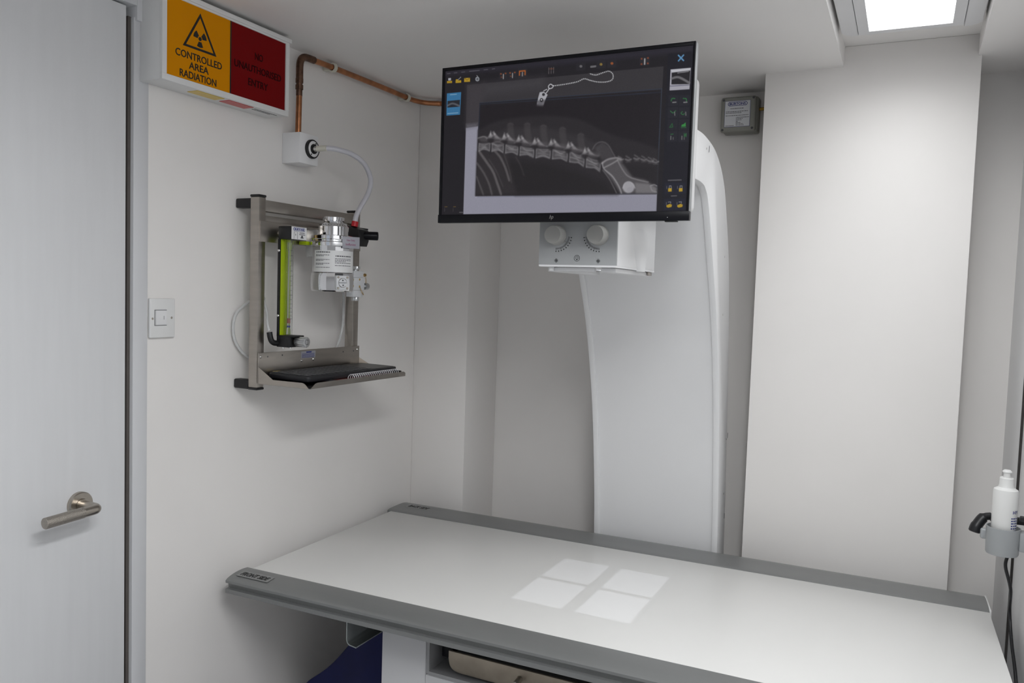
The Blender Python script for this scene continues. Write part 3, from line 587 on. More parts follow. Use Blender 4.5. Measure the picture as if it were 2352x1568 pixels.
# right column
stroke([(2012, 160), (2055, 202)], 10, (84, 146, 196), 0.7); stroke([(2054, 158), (2014, 205)], 10, (84, 146, 196), 0.7)
fill([(1950, 276), (2118, 262), (2112, 438), (1946, 448)], (168, 166, 178)); fill([(1960, 300), (2114, 280), (2110, 396), (1960, 398)], (38, 36, 40)); stroke([(1962, 350), (2020, 340), (2108, 385)], 16, (126, 124, 128), 1.2, 0.8); stroke([(2010, 305), (2040, 300), (2100, 292)], 4, (170, 170, 176)); stroke([(1948, 413), (2113, 403)], 3, (52, 52, 84), 0.5); fill([(1952, 278), (2116, 264), (2114, 284), (1960, 302)], (196, 196, 204), 1.0, 0.9)
for r_, y in enumerate((532, 632, 732, 828)):
    for c_, x in enumerate((1980, 2072)):
        rect(x - 42, y - 44, x + 42, y + 44, (36, 36, 45)); gcol = (42, 128, 62)
        if r_ == 0: stroke([(x - 18, y + 2), (x - 10, y - 18), (x + 12, y - 18)] if c_ == 0 else [(x - 10, y - 18), (x + 14, y - 16), (x + 18, y + 4)], 6, gcol); stroke([(x - 4, y + 14), (x + 22, y + 12)], 8, (128, 126, 128))
        elif r_ == 1: stroke([(x - 22, y - 16), (x, y), (x + 22, y - 18)] if c_ == 0 else [(x - 14, y - 10), (x - 24, y + 4), (x - 8, y + 14), (x + 4, y + 6)], 5, gcol); stroke([(x + 14, y - 6), (x + 16, y + 20)], 6, (120, 118, 120))
        elif r_ == 2: (stroke([(x - 24, y + 18), (x - 4, y - 12), (x + 2, y + 16), (x - 24, y + 18)], 5, (36, 106, 52), curve=False) if c_ == 0 else (fill([(x - 20, y + 14), (x - 16, y - 2), (x, y - 8), (x + 16, y - 22), (x + 18, y + 12)], (48, 146, 62)), stroke([(x - 20, y + 22), (x + 20, y + 20)], 4, gcol)))
        else: stroke([(x - 12, y - 20), (x + 6, y - 22)] if c_ == 0 else [(x + 8, y - 26), (x + 8, y), (x + 22, y - 26), (x + 22, y)], 5, gcol, curve=False); stroke([(x - 12, y - 4), (x - 12, y + 22)], 7, (112, 110, 112)); stroke([(x + 8, y + 6), (x + 8, y + 22)], 6, (96, 94, 96))
stroke([(1958, 1187), (2064, 1184)], 8, (120, 118, 122), 0.7, 0.7); stroke([(1986, 1316), (2030, 1314)], 7, (120, 118, 122), 0.7, 0.7)
for y in (1256, 1388):
    for x in (1972, 2062):
        rect(x - 44, y - 48, x + 40, y + 44, (32, 33, 48))
        if y < 1300: rect(x - 14, y - 4, x + 16, y + 24, (198, 158, 22)); stroke([(x - 6, y - 6), (x - 4, y - 24), (x + 10, y - 24), (x + 12, y - 6)], 4, (150, 150, 156), curve=False)
        else: fill([(x - 24, y + 4), (x + 4, y - 8), (x + 22, y), (x + 18, y + 18), (x - 10, y + 24), (x - 24, y + 18)], (190, 152, 24)); stroke([(x - 10, y - 22), (x + 10, y - 24), (x + 10, y - 12)], 4, (150, 150, 156), curve=False)
        stroke([(x - 26, y - 20), (x - 26, y)], 4, (120, 120, 124), 0.6, 0.8)
for x in (126, 196): stroke([(x - 8, 1394), (x + 10, 1393)], 6, (120, 96, 40), 0.7, 0.8); stroke([(x - 10, 1408), (x - 10, 1432)], 4, (96, 92, 98), 0.7, 0.7)
stroke([(240, 1440), (264, 1440)], 9, (120, 118, 122), 0.8, 0.6)
bx0, by0 = [int(v) for v in S([(366, 560)])[0]]; bx1, by1 = [int(v) for v in S([(1866, 1296)])[0]]; by0 = int(S([(1880, 462)])[0][1])
for _ in range(2):
    sub = img[by0:by1, bx0 + 2:bx1 - 2].copy(); sub[1:-1] = sub[:-2] * 0.22 + sub[1:-1] * 0.56 + sub[2:] * 0.22; sub[:, 1:-1] = sub[:, :-2] * 0.22 + sub[:, 1:-1] * 0.56 + sub[:, 2:] * 0.22
    img[by0:by1, bx0 + 2:bx1 - 2] = sub
img += np.random.default_rng(3).normal(0, 1.6, (SH, SW, 1))
gr = img.mean(2, keepdims=True); img = gr + (img - gr) * 0.82
sub = img[by0:by1, bx0 + 2:bx1 - 2]; img[by0:by1, bx0 + 2:bx1 - 2] = 34 + (sub - 36) * 1.16
img = np.clip(img, 0, 255) / 255.0
lim = np.where(img <= 0.04045, img / 12.92, ((img + 0.055) / 1.055) ** 2.4)
gx = sx0 + (sx1 - sx0) * np.arange(SW) / (SW - 1); gz = sz1 + (sz0 - sz1) * np.arange(SH) / (SH - 1)
co = np.zeros((SH, SW, 3), np.float32); co[..., 0] = gx[None]; co[..., 1] = my + 0.0016; co[..., 2] = gz[:, None]
idx = np.arange(SW * SH).reshape(SH, SW); quads = np.stack([idx[:-1, :-1], idx[1:, :-1], idx[1:, 1:], idx[:-1, 1:]], -1).reshape(-1, 4)
me = bpy.data.meshes.new('screen'); me.vertices.add(SW * SH); me.vertices.foreach_set('co', co.ravel()); nq = len(quads)
me.loops.add(nq * 4); me.loops.foreach_set('vertex_index', quads.ravel().astype(np.int32)); me.polygons.add(nq); me.polygons.foreach_set('loop_start', np.arange(0, nq * 4, 4, dtype=np.int32)); me.update(calc_edges=True)
ca = me.color_attributes.new('picture', 'FLOAT_COLOR', 'POINT'); ca.data.foreach_set('color', np.c_[lim.reshape(-1, 3), np.ones(SW * SH)].astype(np.float32).ravel())
sm = bpy.data.materials.new('screen_picture'); sm.use_nodes = True; nt = sm.node_tree; b = nt.nodes['Principled BSDF']; at = nt.nodes.new('ShaderNodeVertexColor'); at.layer_name = 'picture'
nt.links.new(at.outputs[0], b.inputs['Emission Color']); b.inputs['Emission Strength'].default_value = 0.80; b.inputs['Base Color'].default_value = (0.008, 0.008, 0.009, 1); b.inputs['Roughness'].default_value = 0.5; b.inputs['Specular IOR Level'].default_value = 0.12
me.materials.append(sm); link(bpy.data.objects.new('screen', me), MN)

# ================================================================== warning sign
SG = thing('warning_sign', 'white illuminated sign box, yellow radiation warning and red no entry halves', 'sign', (0.0, 1.378, 1.90))
MB().box(0.0005, 0.064, 1.190, 1.565, 1.902, 2.086, 0.001).build('housing', 'white_plastic', SG)
fr = MB(); fr.box(0.064, 0.0705, 1.189, 1.566, 1.9015, 1.9145, 0.0008); fr.box(0.064, 0.0705, 1.189, 1.566, 2.0755, 2.0890, 0.0008); fr.box(0.064, 0.0705, 1.189, 1.2005, 1.9145, 2.0755); fr.box(0.064, 0.0705, 1.5545, 1.566, 1.9145, 2.0755)
fr.build('frame', 'white_plastic', SG)
MB().box(0.02, 0.074, 1.187, 1.571, 2.0795, 2.0895, 0.0008).build('top_cap', 'white_plastic', SG)
yp = MB().box(0.062, 0.0675, 1.2005, 1.3755, 1.9145, 2.0755).build('yellow_panel', 'sign_yellow', SG)
rp = MB().box(0.062, 0.0675, 1.3785, 1.5545, 1.9145, 2.0755).build('red_panel', 'sign_red', SG)
MB().box(0.062, 0.0682, 1.3755, 1.3785, 1.9145, 2.0755).build('divider', 'black_plastic', SG)
# triangle with trefoil
tri = [(1.2895, 2.0640), (1.2435, 1.9845), (1.3355, 1.9845)]
cen = Vector((1.2895, 2.011)); mb = MB(); t = bmesh.new()
ou = [t.verts.new((0.0681, p[0], p[1])) for p in tri]; inn = [t.verts.new((0.0681, cen.x + (p[0] - cen.x) * 0.82, cen.y + (p[1] - cen.y) * 0.82)) for p in tri]
for i in range(3): t.faces.new((ou[i], ou[(i + 1) % 3], inn[(i + 1) % 3], inn[i]))
ex = bmesh.ops.extrude_face_region(t, geom=list(t.faces)); bmesh.ops.translate(t, vec=(-0.0005, 0, 0), verts=[v for v in ex['geom'] if isinstance(v, bmesh.types.BMVert)]); bmesh.ops.recalc_face_normals(t, faces=list(t.faces)); mb._merge(t)
mb.build('warning_triangle', 'print_black', yp)
mb = MB(); cc = (1.2895, 2.0100)
mb.prism([(cc[0] + 0.0042 * math.cos(q), cc[1] + 0.0042 * math.sin(q)) for q in [2 * PI * k / 20 for k in range(20)]], 'x', 0.0674, 0.0681)
for a0 in (30, 150, 270):
    pts = [(cc[0] + 0.0066 * math.cos(math.radians(a0 + d_)), cc[1] + 0.0066 * math.sin(math.radians(a0 + d_))) for d_ in (-30, -10, 10, 30)] + [(cc[0] + 0.0182 * math.cos(math.radians(a0 + d_)), cc[1] + 0.0182 * math.sin(math.radians(a0 + d_))) for d_ in (27, 12, 0, -12, -27)]
    mb.prism(pts, 'x', 0.0674, 0.0681)
mb.build('radiation_trefoil', 'print_black', yp)
for s, y, z, w_, h_ in (('CONTROLLED', 1.288, 1.9675, 0.127, 0.0155), ('AREA', 1.287, 1.9475, 0.054, 0.0150), ('RADIATION', 1.286, 1.9270, 0.100, 0.0155)):
    text('lettering', s, (0.0678, y, z), w_, h_, BX, 'print_black', yp, 0.012)
for s, y, z, w_, h_ in (('NO', 1.4655, 2.0185, 0.026, 0.0165), ('UNAUTHORISED', 1.4645, 1.9875, 0.152, 0.0165), ('ENTRY', 1.4640, 1.9555, 0.064, 0.0165)):
    text('lettering', s, (0.0678, y, z), w_, h_, BX, 'sign_red_ink', rp, 0.012)
MB().box(0.030, 0.061, 1.290, 1.367, 1.9006, 1.9022).build('lens', 'lens_yellow', SG)['label'] = 'yellow light strip'
MB().box(0.030, 0.061, 1.381, 1.457, 1.9006, 1.9022).build('lens', 'lens_red', SG)['label'] = 'red light strip'
bars('small_print', Matrix(((0, 1, 0), (1, 0, 0), (0, 0, -1))), (0.045, 1.50, 1.9016), printed(5, -0.03, 0.045, 0.006, 0.0022) + printed(6, -0.03, 0.03, -0.002, 0.0022), 'print_dark', SG)

# ================================================================== light switch
SWT = thing('light_switch', 'white single rocker light switch on the wall beside the door jamb', 'light switch', (0.0, 1.245, 1.36))
sp = MB().box(0.0003, 0.0090, 1.2145, 1.2805, 1.3625, 1.4485, 0.0025, 3)
sp.build('plate', 'white_plastic', SWT)
MB().prism([(0.0090, 1.2265), (0.0128, 1.2265), (0.0098, 1.2560), (0.0090, 1.2560)], 'z', 1.3905, 1.4225, 0.0004).build('rocker', 'white_enamel', SWT)
gp = MB(); gp.box(0.0086, 0.0094, 1.2252, 1.2572, 1.3892, 1.3903); gp.box(0.0086, 0.0094, 1.2252, 1.2572, 1.4227, 1.4238); gp.box(0.0086, 0.0094, 1.2252, 1.2262, 1.3903, 1.4227); gp.build('rocker_gap', 'print_dark', SWT)
MB().box(0.0099, 0.0108, 1.2484, 1.2493, 1.4025, 1.4105).build('on_mark', 'print_dark', SWT)
s_me = MB().lathe([(0, 0.0006), (0.0022, 0.0004), (0.0028, -0.0003)], (0, 0, 0), (1, 0, 0), 14).mesh('screw', 'nickel')
copies(s_me, 'screw', [(0.0092, 1.2205, 1.4045), (0.0092, 1.2705, 1.4060)], SWT)

# ================================================================== copper pipe, clips, outlet
PX = 0.030
CP = thing('copper_pipe', 'tarnished copper gas pipe bending along the wall below the ceiling', 'pipe', (PX, 1.648, 1.882))
MB().tube([(PX, 1.648, 1.880), (PX, 1.650, 1.99)], 0.0076, 16).build('riser', 'copper', CP)
MB().tube([(PX, 1.6495, 1.975), (PX, 1.650, 2.055)], 0.0080, 16).build('riser', 'copper_dark', CP)
run = [(PX, 1.672, 2.079), (PX, 1.80, 2.0815), (PX, 2.0, 2.0835), (PX, 2.135, 2.0835), (PX + 0.002, 2.185, 2.0835), (PX + 0.018, 2.222, 2.0835), (PX + 0.055, 2.245, 2.0835), (PX + 0.10, 2.2485, 2.0835), (0.60, 2.2485, 2.0835)]
MB().tube(catmull(run, 8), 0.0076, 16).build('run', 'copper', CP)
MB().tube(catmull([(PX, 1.650, 2.020), (PX, 1.6505, 2.055), (PX, 1.657, 2.071), (PX, 1.672, 2.0785), (PX, 1.705, 2.080)], 6), 0.0094, 18).build('elbow', 'copper_dark', CP)
for z in (1.9915, 2.008): MB().tube([(PX, 1.6497, z), (PX, 1.6499, z + 0.011)], 0.0099, 18).build('sleeve', 'copper_dark', CP)
for i, (y, z, lab) in enumerate(((1.783, 2.0813, 'white plastic pipe clip nearer the sign on the copper pipe'), (2.143, 2.0836, 'white plastic pipe clip nearest the wall corner on the copper pipe'))):
    q = thing('pipe_clip', lab, 'pipe clip', (0.0, y, z), 'clips holding the copper pipe')
    cl = MB()
    cl.tube([(PX + 0.0105 * math.cos(a_), y, z + 0.0105 * math.sin(a_)) for a_ in [math.radians(-150 + 240 * k / 18) for k in range(19)]], 0.0022, 8)
    for yy_ in (-0.004, 0.004): cl.tube([(PX + 0.0105 * math.cos(a_), y + yy_, z + 0.0105 * math.sin(a_)) for a_ in [math.radians(-150 + 240 * k / 18) for k in range(19)]], 0.0022, 8)
    cl.build('ring', 'cream_plastic', q); MB().box(0.0, PX - 0.008, y - 0.007, y + 0.007, z - 0.008, z + 0.008, 0.002).build('base', 'cream_plastic', q)
GO = thing('gas_outlet', 'white wall box with a round black gas outlet socket below the copper pipe', 'gas outlet', (0.0, 1.658, 1.80))
MB().box(0.0003, 0.058, 1.6225, 1.694, 1.800, 1.877, 0.001).build('box', 'white_enamel', GO)
oc = (0.058, 1.667, 1.8405)
MB().lathe([(0, 0), (0.0245, 0), (0.0245, 0.006), (0.0225, 0.0085), (0.0205, 0.0085), (0.0205, 0.0070)], oc, (1, 0, 0), 40).build('outer_ring', 'black_plastic', GO)
MB().lathe([(0.0208, 0.0060), (0.0208, 0.0074), (0.0128, 0.0082), (0.0128, 0.0040)], oc, (1, 0, 0), 40).build('face_ring', 'label_white', GO)
MB().lathe([(0.0128, 0.0060), (0.0128, 0.0100), (0.0085, 0.0105), (0.0085, 0.004), (0, 0.004)], oc, (1, 0, 0), 32).build('socket', 'black_plastic', GO)
for q in (60, 240):
    a_ = math.radians(q); MB().cyl((oc[0] + 0.0081, oc[1] + 0.0168 * math.cos(a_), oc[2] + 0.0168 * math.sin(a_)), (oc[0] + 0.0086, oc[1] + 0.0168 * math.cos(a_), oc[2] + 0.0168 * math.sin(a_)), 0.0022, 10).build('mark', 'print_black', GO)
MB().lathe([(0, 0.004), (0.0072, 0.004), (0.0072, 0.018), (0.0060, 0.020), (0.0060, 0.027), (0, 0.027)], oc, (1, 0, 0), 24).build('probe', 'bright_steel', GO)
HO = thing('gas_hose', 'translucent white hose curving from the wall outlet to the rack', 'hose', (0.08, 1.667, 1.84))
MB().tube(catmull([(oc[0] + 0.020, 1.667, 1.8405), (oc[0] + 0.030, 1.668, 1.8412), (oc[0] + 0.046, 1.672, 1.842)], 5), 0.0074, 16).build('collar', 'cream_plastic', HO)
hp = [(0.098, 1.671, 1.842), (0.118, 1.694, 1.842), (0.137, 1.735, 1.835), (0.145, 1.775, 1.818), (0.145, 1.802, 1.792), (0.142, 1.812, 1.768), (0.138, 1.805, 1.738), (0.134, 1.782, 1.705), (0.130, 1.768, 1.678), (0.1285, 1.763, 1.655)]
MB().tube(catmull(hp, 10), 0.0068, 16).build('tube', 'hose_white', HO)
MB().cyl((0.1285, 1.762, 1.6485), (0.1295, 1.7645, 1.662), 0.0090, 16).build('end_collar', 'red_plastic', HO)

# ================================================================== wall rack
RK = thing('wall_rack', 'brushed steel wall rack with a folded tray holding anaesthesia equipment', 'rack', (0.04, 1.66, 1.235))
fx0, fx1 = 0.048, 0.075
for y0, y1 in ((1.4640, 1.4875), (1.8330, 1.8590)):
    u_ = MB().box(fx0, fx1, y0, y1, 1.237, 1.694, 0.002).build('upright', 'steel', RK)
    MB().box(fx0 - 0.001, fx1 + 0.001, y0 - 0.001, y1 + 0.001, 1.694, 1.700, 0.002).build('end_cap', 'black_plastic', u_)
    MB().box(fx0 - 0.001, fx1 + 0.001, y0 - 0.001, y1 + 0.001, 1.231, 1.237, 0.002).build('end_cap', 'black_plastic', u_)
    for z in (1.681, 1.244): MB().box(0.0, fx0, y0, y1, z - 0.0125, z + 0.0105, 0.004, 3).build('wall_foot', 'black_plastic', RK)
MB().box(fx0 + 0.001, fx1 - 0.003, 1.4875, 1.833, 1.662, 1.689, 0.0015).build('top_rail', 'steel', RK)
MB().box(fx0 + 0.001, 0.056, 1.4875, 1.833, 1.638, 1.654, 0.001).build('rear_rail', 'steel', RK)
mp = MB(); mp.box(0.0752, 0.0785, 1.466, 1.857, 1.588, 1.637, 0.0005); mp.box(0.058, 0.0752, 1.4885, 1.832, 1.633, 1.637)
mp.build('mounting_plate', 'steel', RK)
MB().box(0.0754, 0.0780, 1.4655, 1.8630, 1.2480, 1.3215, 0.0006).build('back_plate', 'steel', RK)
# folded tray
tx0, tx1, ty0, ty1, tz = 0.0775, 0.236, 1.4665, 1.8625, 1.2480
tr = MB(); tr.box(tx0, tx1, ty0, ty1, tz - 0.0012, tz)
tr.build('tray_floor', 'tray_liner', RK)
def sheet(pts, d, name='tray_lip'):
    t = bmesh.new(); va = [t.verts.new(p) for p in pts]; vb = [t.verts.new(Vector(p) + Vector(d)) for p in pts]; t.faces.new(va); t.faces.new(vb[::-1]); n = len(pts)
    for i in range(n): t.faces.new((va[i], vb[i], vb[(i + 1) % n], va[(i + 1) % n]))
    bmesh.ops.recalc_face_normals(t, faces=list(t.faces)); return MB()._merge(t).build(name, 'steel', RK)
lh = 0.0125
sheet([(tx0, ty0, tz - 0.001), (tx1 - 0.004, ty0, tz - 0.001), (tx1 - 0.012, ty0 - 0.004, tz + lh - 0.003), (tx1 - 0.018, ty0 - 0.005, tz + lh), (0.128, ty0 - 0.005, tz + lh), (0.0785, ty0 - 0.001, 1.288)], (0, 0.0015, 0))
sheet([(tx0, ty1, tz - 0.001), (tx1 - 0.004, ty1, tz - 0.001), (tx1 - 0.016, ty1 + 0.003, tz + lh), (0.135, ty1 + 0.004, tz + lh), (0.0785, ty1 + 0.001, 1.288)], (0, -0.0015, 0))
sheet([(tx1, ty0 + 0.004, tz - 0.001), (tx1, ty1, tz - 0.001), (tx1 + 0.004, ty1 - 0.006, tz + lh - 0.004), (tx1 + 0.005, ty1 - 0.016, tz + lh), (tx1 + 0.005, ty0 + 0.022, tz + lh), (tx1 + 0.004, ty0 + 0.014, tz + lh - 0.002)], (-0.0015, 0, 0))
rv = MB().lathe([(0, 0.0022), (0.0022, 0.0017), (0.0036, 0)], (0, 0, 0), (1, 0, 0), 16).mesh('rivet', 'bright_steel')
copies(rv, 'rivet', [(0.0780, 1.4735, 1.3115), (0.0780, 1.8535, 1.3115), (0.0780, 1.6200, 1.2935), (0.0780, 1.6660, 1.2950)], RK)
rh = MB().cyl((0, 0, 0), (0.0004, 0, 0), 0.0020, 10).mesh('rivet_hole', 'print_dark')
copies(rh, 'rivet_hole', [(0.0779, 1.497, 1.311), (0.0779, 1.548, 1.312), (0.0779, 1.836, 1.308), (0.0779, 1.79, 1.308)], RK)
MB().box(0.0779, 0.0784, 1.617, 1.673, 1.2995, 1.3175).build('rating_plate', 'label_silver', RK)
bars('rating_print', BX, (0.0786, 1.645, 1.3085), [(-0.008, 0.012, 0.0045, 0.0080)] + sum([printed(20 + k, -0.024, 0.024, 0.002 - k * 0.0028, 0.0012) for k in range(4)], []), 'print_blue', RK)

# ================================================================== flowmeter
FM = thing('flowmeter', 'oxygen flowmeter with lime backing strip and clear tube on the rack', 'flowmeter', (0.12, 1.53, 1.335))
MB().cyl((0.0785, 1.53, 1.612), (0.10, 1.53, 1.612), 0.006, 16).build('stem', 'steel', FM)
MB().box(0.100, 0.140, 1.5030, 1.5590, 1.5965, 1.6275, 0.002).build('top_block', 'black_plastic', FM)
MB().box(0.1400, 0.1406, 1.5045, 1.5575, 1.5970, 1.6270).build('label', 'label_white', FM)
LB = (0.1408, 1.531, 1.612)
def burtons(cen, B, w_, h_, parent, m='print_blue', tx='label_white'):
    # rounded lozenge with the name
    n = 8; P = []
    for a0, sx in ((-90, 1), (90, -1)):
        for k in range(n + 1):
            a_ = math.radians(a0 + 180 * k / n); P.append((sx * (w_ / 2 - h_ / 2) + h_ / 2 * math.cos(a_), h_ / 2 * math.sin(a_)))
    q = MB().prism(P, 'z', -0.0002, 0.0002); M = B.to_4x4(); M.translation = Vector(cen); q.xform(M).build('logo_border', m, parent)
    q = MB().prism([(x * 0.94, y * 0.80) for x, y in P], 'z', 0.0001, 0.0004); q.xform(M).build('logo_field', 'paper_white', parent)
    text('lettering', 'BURTONS', Vector(cen) + B @ Vector((0, 0, 0.0006)), w_ * 0.82, h_ * 0.62, B, m, parent, 0.03, 0.0, 0.0002)
burtons((0.1408, 1.531, 1.6212), BX, 0.042, 0.0085, FM)
bars('label_print', BX, LB, [(-0.019, -0.0185, -0.014, 0.003), (-0.006, -0.0055, -0.014, 0.003), (-0.019, -0.0055, 0.0026, 0.003), (0.001, 0.019, 0.0005, 0.0020), (0.000, 0.021, -0.0035, -0.0020), (0.007, 0.013, -0.010, -0.005), (0.005, 0.015, -0.0115, -0.0090)], 'print_dark', FM)
text('lettering', 'O', LB + Vector((0.0002, -0.0130, -0.004)) if isinstance(LB, Vector) else Vector(LB) + Vector((0.0002, -0.0130, -0.004)), 0.003, 0.0045, BX, 'print_dark', FM, 0.0, 0.0, 0.0002)
MB().box(0.1005, 0.1060, 1.5020, 1.5065, 1.3645, 1.5965).build('spine_strip', 'black_plastic', FM)
MB().box(0.1030, 0.1070, 1.5065, 1.5390, 1.3645, 1.5965).build('backing_strip', 'lime', FM)
MB().lathe([(0.0092, 0), (0.0092, 0.232), (0.0080, 0.232), (0.0080, 0), (0.0092, 0)], (0.1215, 1.520, 1.3645), (0, 0, 1), 28).build('outer_tube', 'glass', FM)
MB().lathe([(0, 0), (0.0052, 0), (0.0046, 0.012), (0.0036, 0.016), (0.0036, 0.200), (0.0050, 0.206), (0.0060, 0.208), (0.0060, 0.222), (0, 0.222)], (0.1215, 1.520, 1.367), (0, 0, 1), 20).build('bore_tube', 'clear_plastic', FM)
for z, m_, h_ in ((1.394, 'float_red', 0.012), (1.384, 'print_blue', 0.004)): MB().cyl((0.1215, 1.520, z), (0.1215, 1.520, z + h_), 0.0042, 14).build('float', m_, FM)
tk = []
for k in range(16):
    v = 1.405 + 0.165 * (k / 15) ** 1.15; tk.append((-0.003, 0.003 if k % 2 else 0.0045, v - 1.48 - 0.0004, v - 1.48 + 0.0004))
Bt = Matrix.Rotation(math.radians(-25), 3, 'Z') @ BX
bars('graduations', Bt, (0.1215 + 0.0088, 1.520 - 0.0040, 1.48), tk, 'print_dark', FM)
MB().box(0.098, 0.136, 1.5040, 1.5420, 1.3360, 1.3640, 0.002).build('bottom_block', 'black_plastic', FM)
MB().box(0.098, 0.150, 1.5040, 1.5440, 1.3615, 1.3650, 0.001).build('bottom_lip', 'black_plastic', FM)
MB().cyl((0.136, 1.528, 1.350), (0.141, 1.528, 1.350), 0.006, 16).build('valve_stem', 'brass', FM)
n = 30; P = []
for k in range(n * 2): 
    a_ = PI * k / n; r_ = 0.0128 - (0.0014 if k % 4 < 2 else 0.0); P.append((1.528 + r_ * math.cos(a_), 1.350 + r_ * math.sin(a_)))
kb = MB().prism(P, 'x', 0.141, 0.172, 0.0008).build('control_knob', 'satin_metal', FM)
MB().tube([(0.1722, 1.528 + 0.006 * math.cos(q), 1.350 + 0.006 * math.sin(q)) for q in [math.radians(40 + 280 * k / 14) for k in range(15)]], 0.0005, 6).build('turn_arrow', 'print_dark', kb)
MB().tube(catmull([(0.100, 1.505, 1.345), (0.098, 1.496, 1.346), (0.096, 1.490, 1.351), (0.094, 1.4875, 1.360), (0.092, 1.4865, 1.372)], 5), 0.0068, 14).build('hose_elbow', 'black_plastic', FM)
for y in (1.5015,):
    s_me = MB().lathe([(0, -0.0018), (0.0025, -0.0012), (0.0034, 0)], (0, 0, 0), (0, 1, 0), 14).mesh('screw', 'bright_steel'); copies(s_me, 'screw', [(0.1035, 1.5020, 1.569), (0.1035, 1.5020, 1.412)], FM)
MB().cyl((0.110, 1.514, 1.3325), (0.110, 1.514, 1.336), 0.004, 12).build('bolt', 'bright_steel', FM); MB().cyl((0.124, 1.524, 1.3330), (0.124, 1.524, 1.336), 0.0045, 12).build('bolt', 'bright_steel', FM)
# side outlet fitting in brass, on the back bar
MB().tube([(0.100, 1.560, 1.611), (0.100, 1.588, 1.611)], 0.0115, 8).build('outlet_fitting', 'brass', FM)

# ================================================================== vaporiser
vx, vy = 0.150, 1.648
VP = thing('vaporiser', 'chrome anaesthetic vaporiser canister with a white instruction label', 'vaporiser', (vx, vy, 1.473))
MB().lathe([(0, 1.474), (0.0505, 1.474), (0.0530, 1.477), (0.0545, 1.490), (0.0545, 1.512), (0.0525, 1.520), (0.0510, 1.522), (0.0510, 1.590), (0, 1.590)], (vx, vy, 0), (0, 0, 1), 16).build('canister', 'chrome', VP, 20)
MB().lathe([(0, 1.588), (0.056, 1.588), (0.0565, 1.590), (0.0565, 1.597), (0.0535, 1.599), (0.0535, 1.603), (0.0550, 1.605), (0.0550, 1.613), (0.0500, 1.615), (0, 1.615)], (vx, vy, 0), (0, 0, 1), 48).build('collar', 'chrome', VP)
MB().lathe([(0, 1.615), (0.0390, 1.615), (0.0385, 1.637), (0.0360, 1.640), (0.0250, 1.6475), (0.0235, 1.6510), (0.0270, 1.6525), (0.0275, 1.6605), (0.0250, 1.6620), (0, 1.6620)], (vx, vy, 0), (0, 0, 1), 48).build('dial', 'chrome', VP)
mb = MB()
for k in range(20):
    q = math.radians(-150 + k * 12); mb.box(vx - 0.0004, vx + 0.0004, vy - 0.0356, vy - 0.0330, 1.6400, 1.6420, rot=Matrix.Rotation(q, 3, 'Z'), piv=(vx, vy, 1.641))
mb.build('dial_marks', 'print_black', VP)
FA = math.atan2(-0.780, 0.626)       # direction towards the room corner the label faces
def arc_band(r, a0, a1, z0, z1, th, n=28):
    rows = []
    for z, rr in ((z0, r), (z1, r)):
        rows.append([(vx + rr * math.cos(a0 + (a1 - a0) * k / n), vy + rr * math.sin(a0 + (a1 - a0) * k / n), z) for k in range(n + 1)])
    return MB().grid(rows)
lb = arc_band(0.0516, FA - 1.05, FA + 1.35, 1.5225, 1.576, 0).build('instruction_label', 'label_white', VP, 60)
def arc_text(a0, lines, name):
    mb = MB()
    for (da0, da1, z, h) in lines:
        x = da0; r = random.Random(int(z * 1e5) + int(da0 * 100))
        while x < da1:
            w_ = r.uniform(0.04, 0.12); e = min(x + w_, da1)
            rows = [[(vx + 0.0519 * math.cos(a0 + x + (e - x) * k / 2), vy + 0.0519 * math.sin(a0 + x + (e - x) * k / 2), zz) for k in range(3)] for zz in (z - h / 2, z + h / 2)]
            mb2 = MB().grid(rows); mb._merge(mb2.bm); x = e + 0.022
    return mb.build(name, 'print_dark', lb, 60)
ln = [(-0.90, -0.12, 1.5715, 0.0026)]
for k, z in enumerate((1.5645, 1.5620, 1.553, 1.5505, 1.5435, 1.5410, 1.5335)): ln.append((-0.92, -0.15 - (0.3 if k % 2 else 0.0), z, 0.0014))
ln += [(0.12, 1.02, 1.5625, 0.0028)] + [(0.10, 1.0 - (0.35 if k == 2 else 0.0), z, 0.0015) for k, z in enumerate((1.5560, 1.5525, 1.5492, 1.5455, 1.5390))]
arc_text(FA, ln, 'label_print')
# drug name plate on the collar
pa = FA + 0.72; pn = Vector((math.cos(FA + 0.35), math.sin(FA + 0.35), 0)); pt = Vector((-pn.y, pn.x, 0)); pc = Vector((vx, vy, 1.5975)) + pn * 0.0555 + pt * 0.026
PB = Matrix((pt, Vector((0, 0, 1)), pn)).transposed(); M = PB.to_4x4(); M.translation = pc
pl = MB().box(-0.0225, 0.0225, -0.0145, 0.0145, -0.0015, 0.0015, 0.0006).xform(M).build('name_plate', 'label_silver', VP)
text('lettering', 'Use Only', pc + PB @ Vector((-0.001, 0.0050, 0.0017)), 0.022, 0.0060, PB, 'print_pink', pl, 0.01, 0, 0.0002)
text('lettering', 'Isoflurane', pc + PB @ Vector((-0.001, -0.0045, 0.0017)), 0.026, 0.0060, PB, 'print_pink', pl, 0.01, 0, 0.0002)
MB().box(-0.040, 0.0215, -0.012, 0.012, -0.0045, -0.0020, 0.001).xform(M).build('plate_carrier', 'clear_plastic', VP)
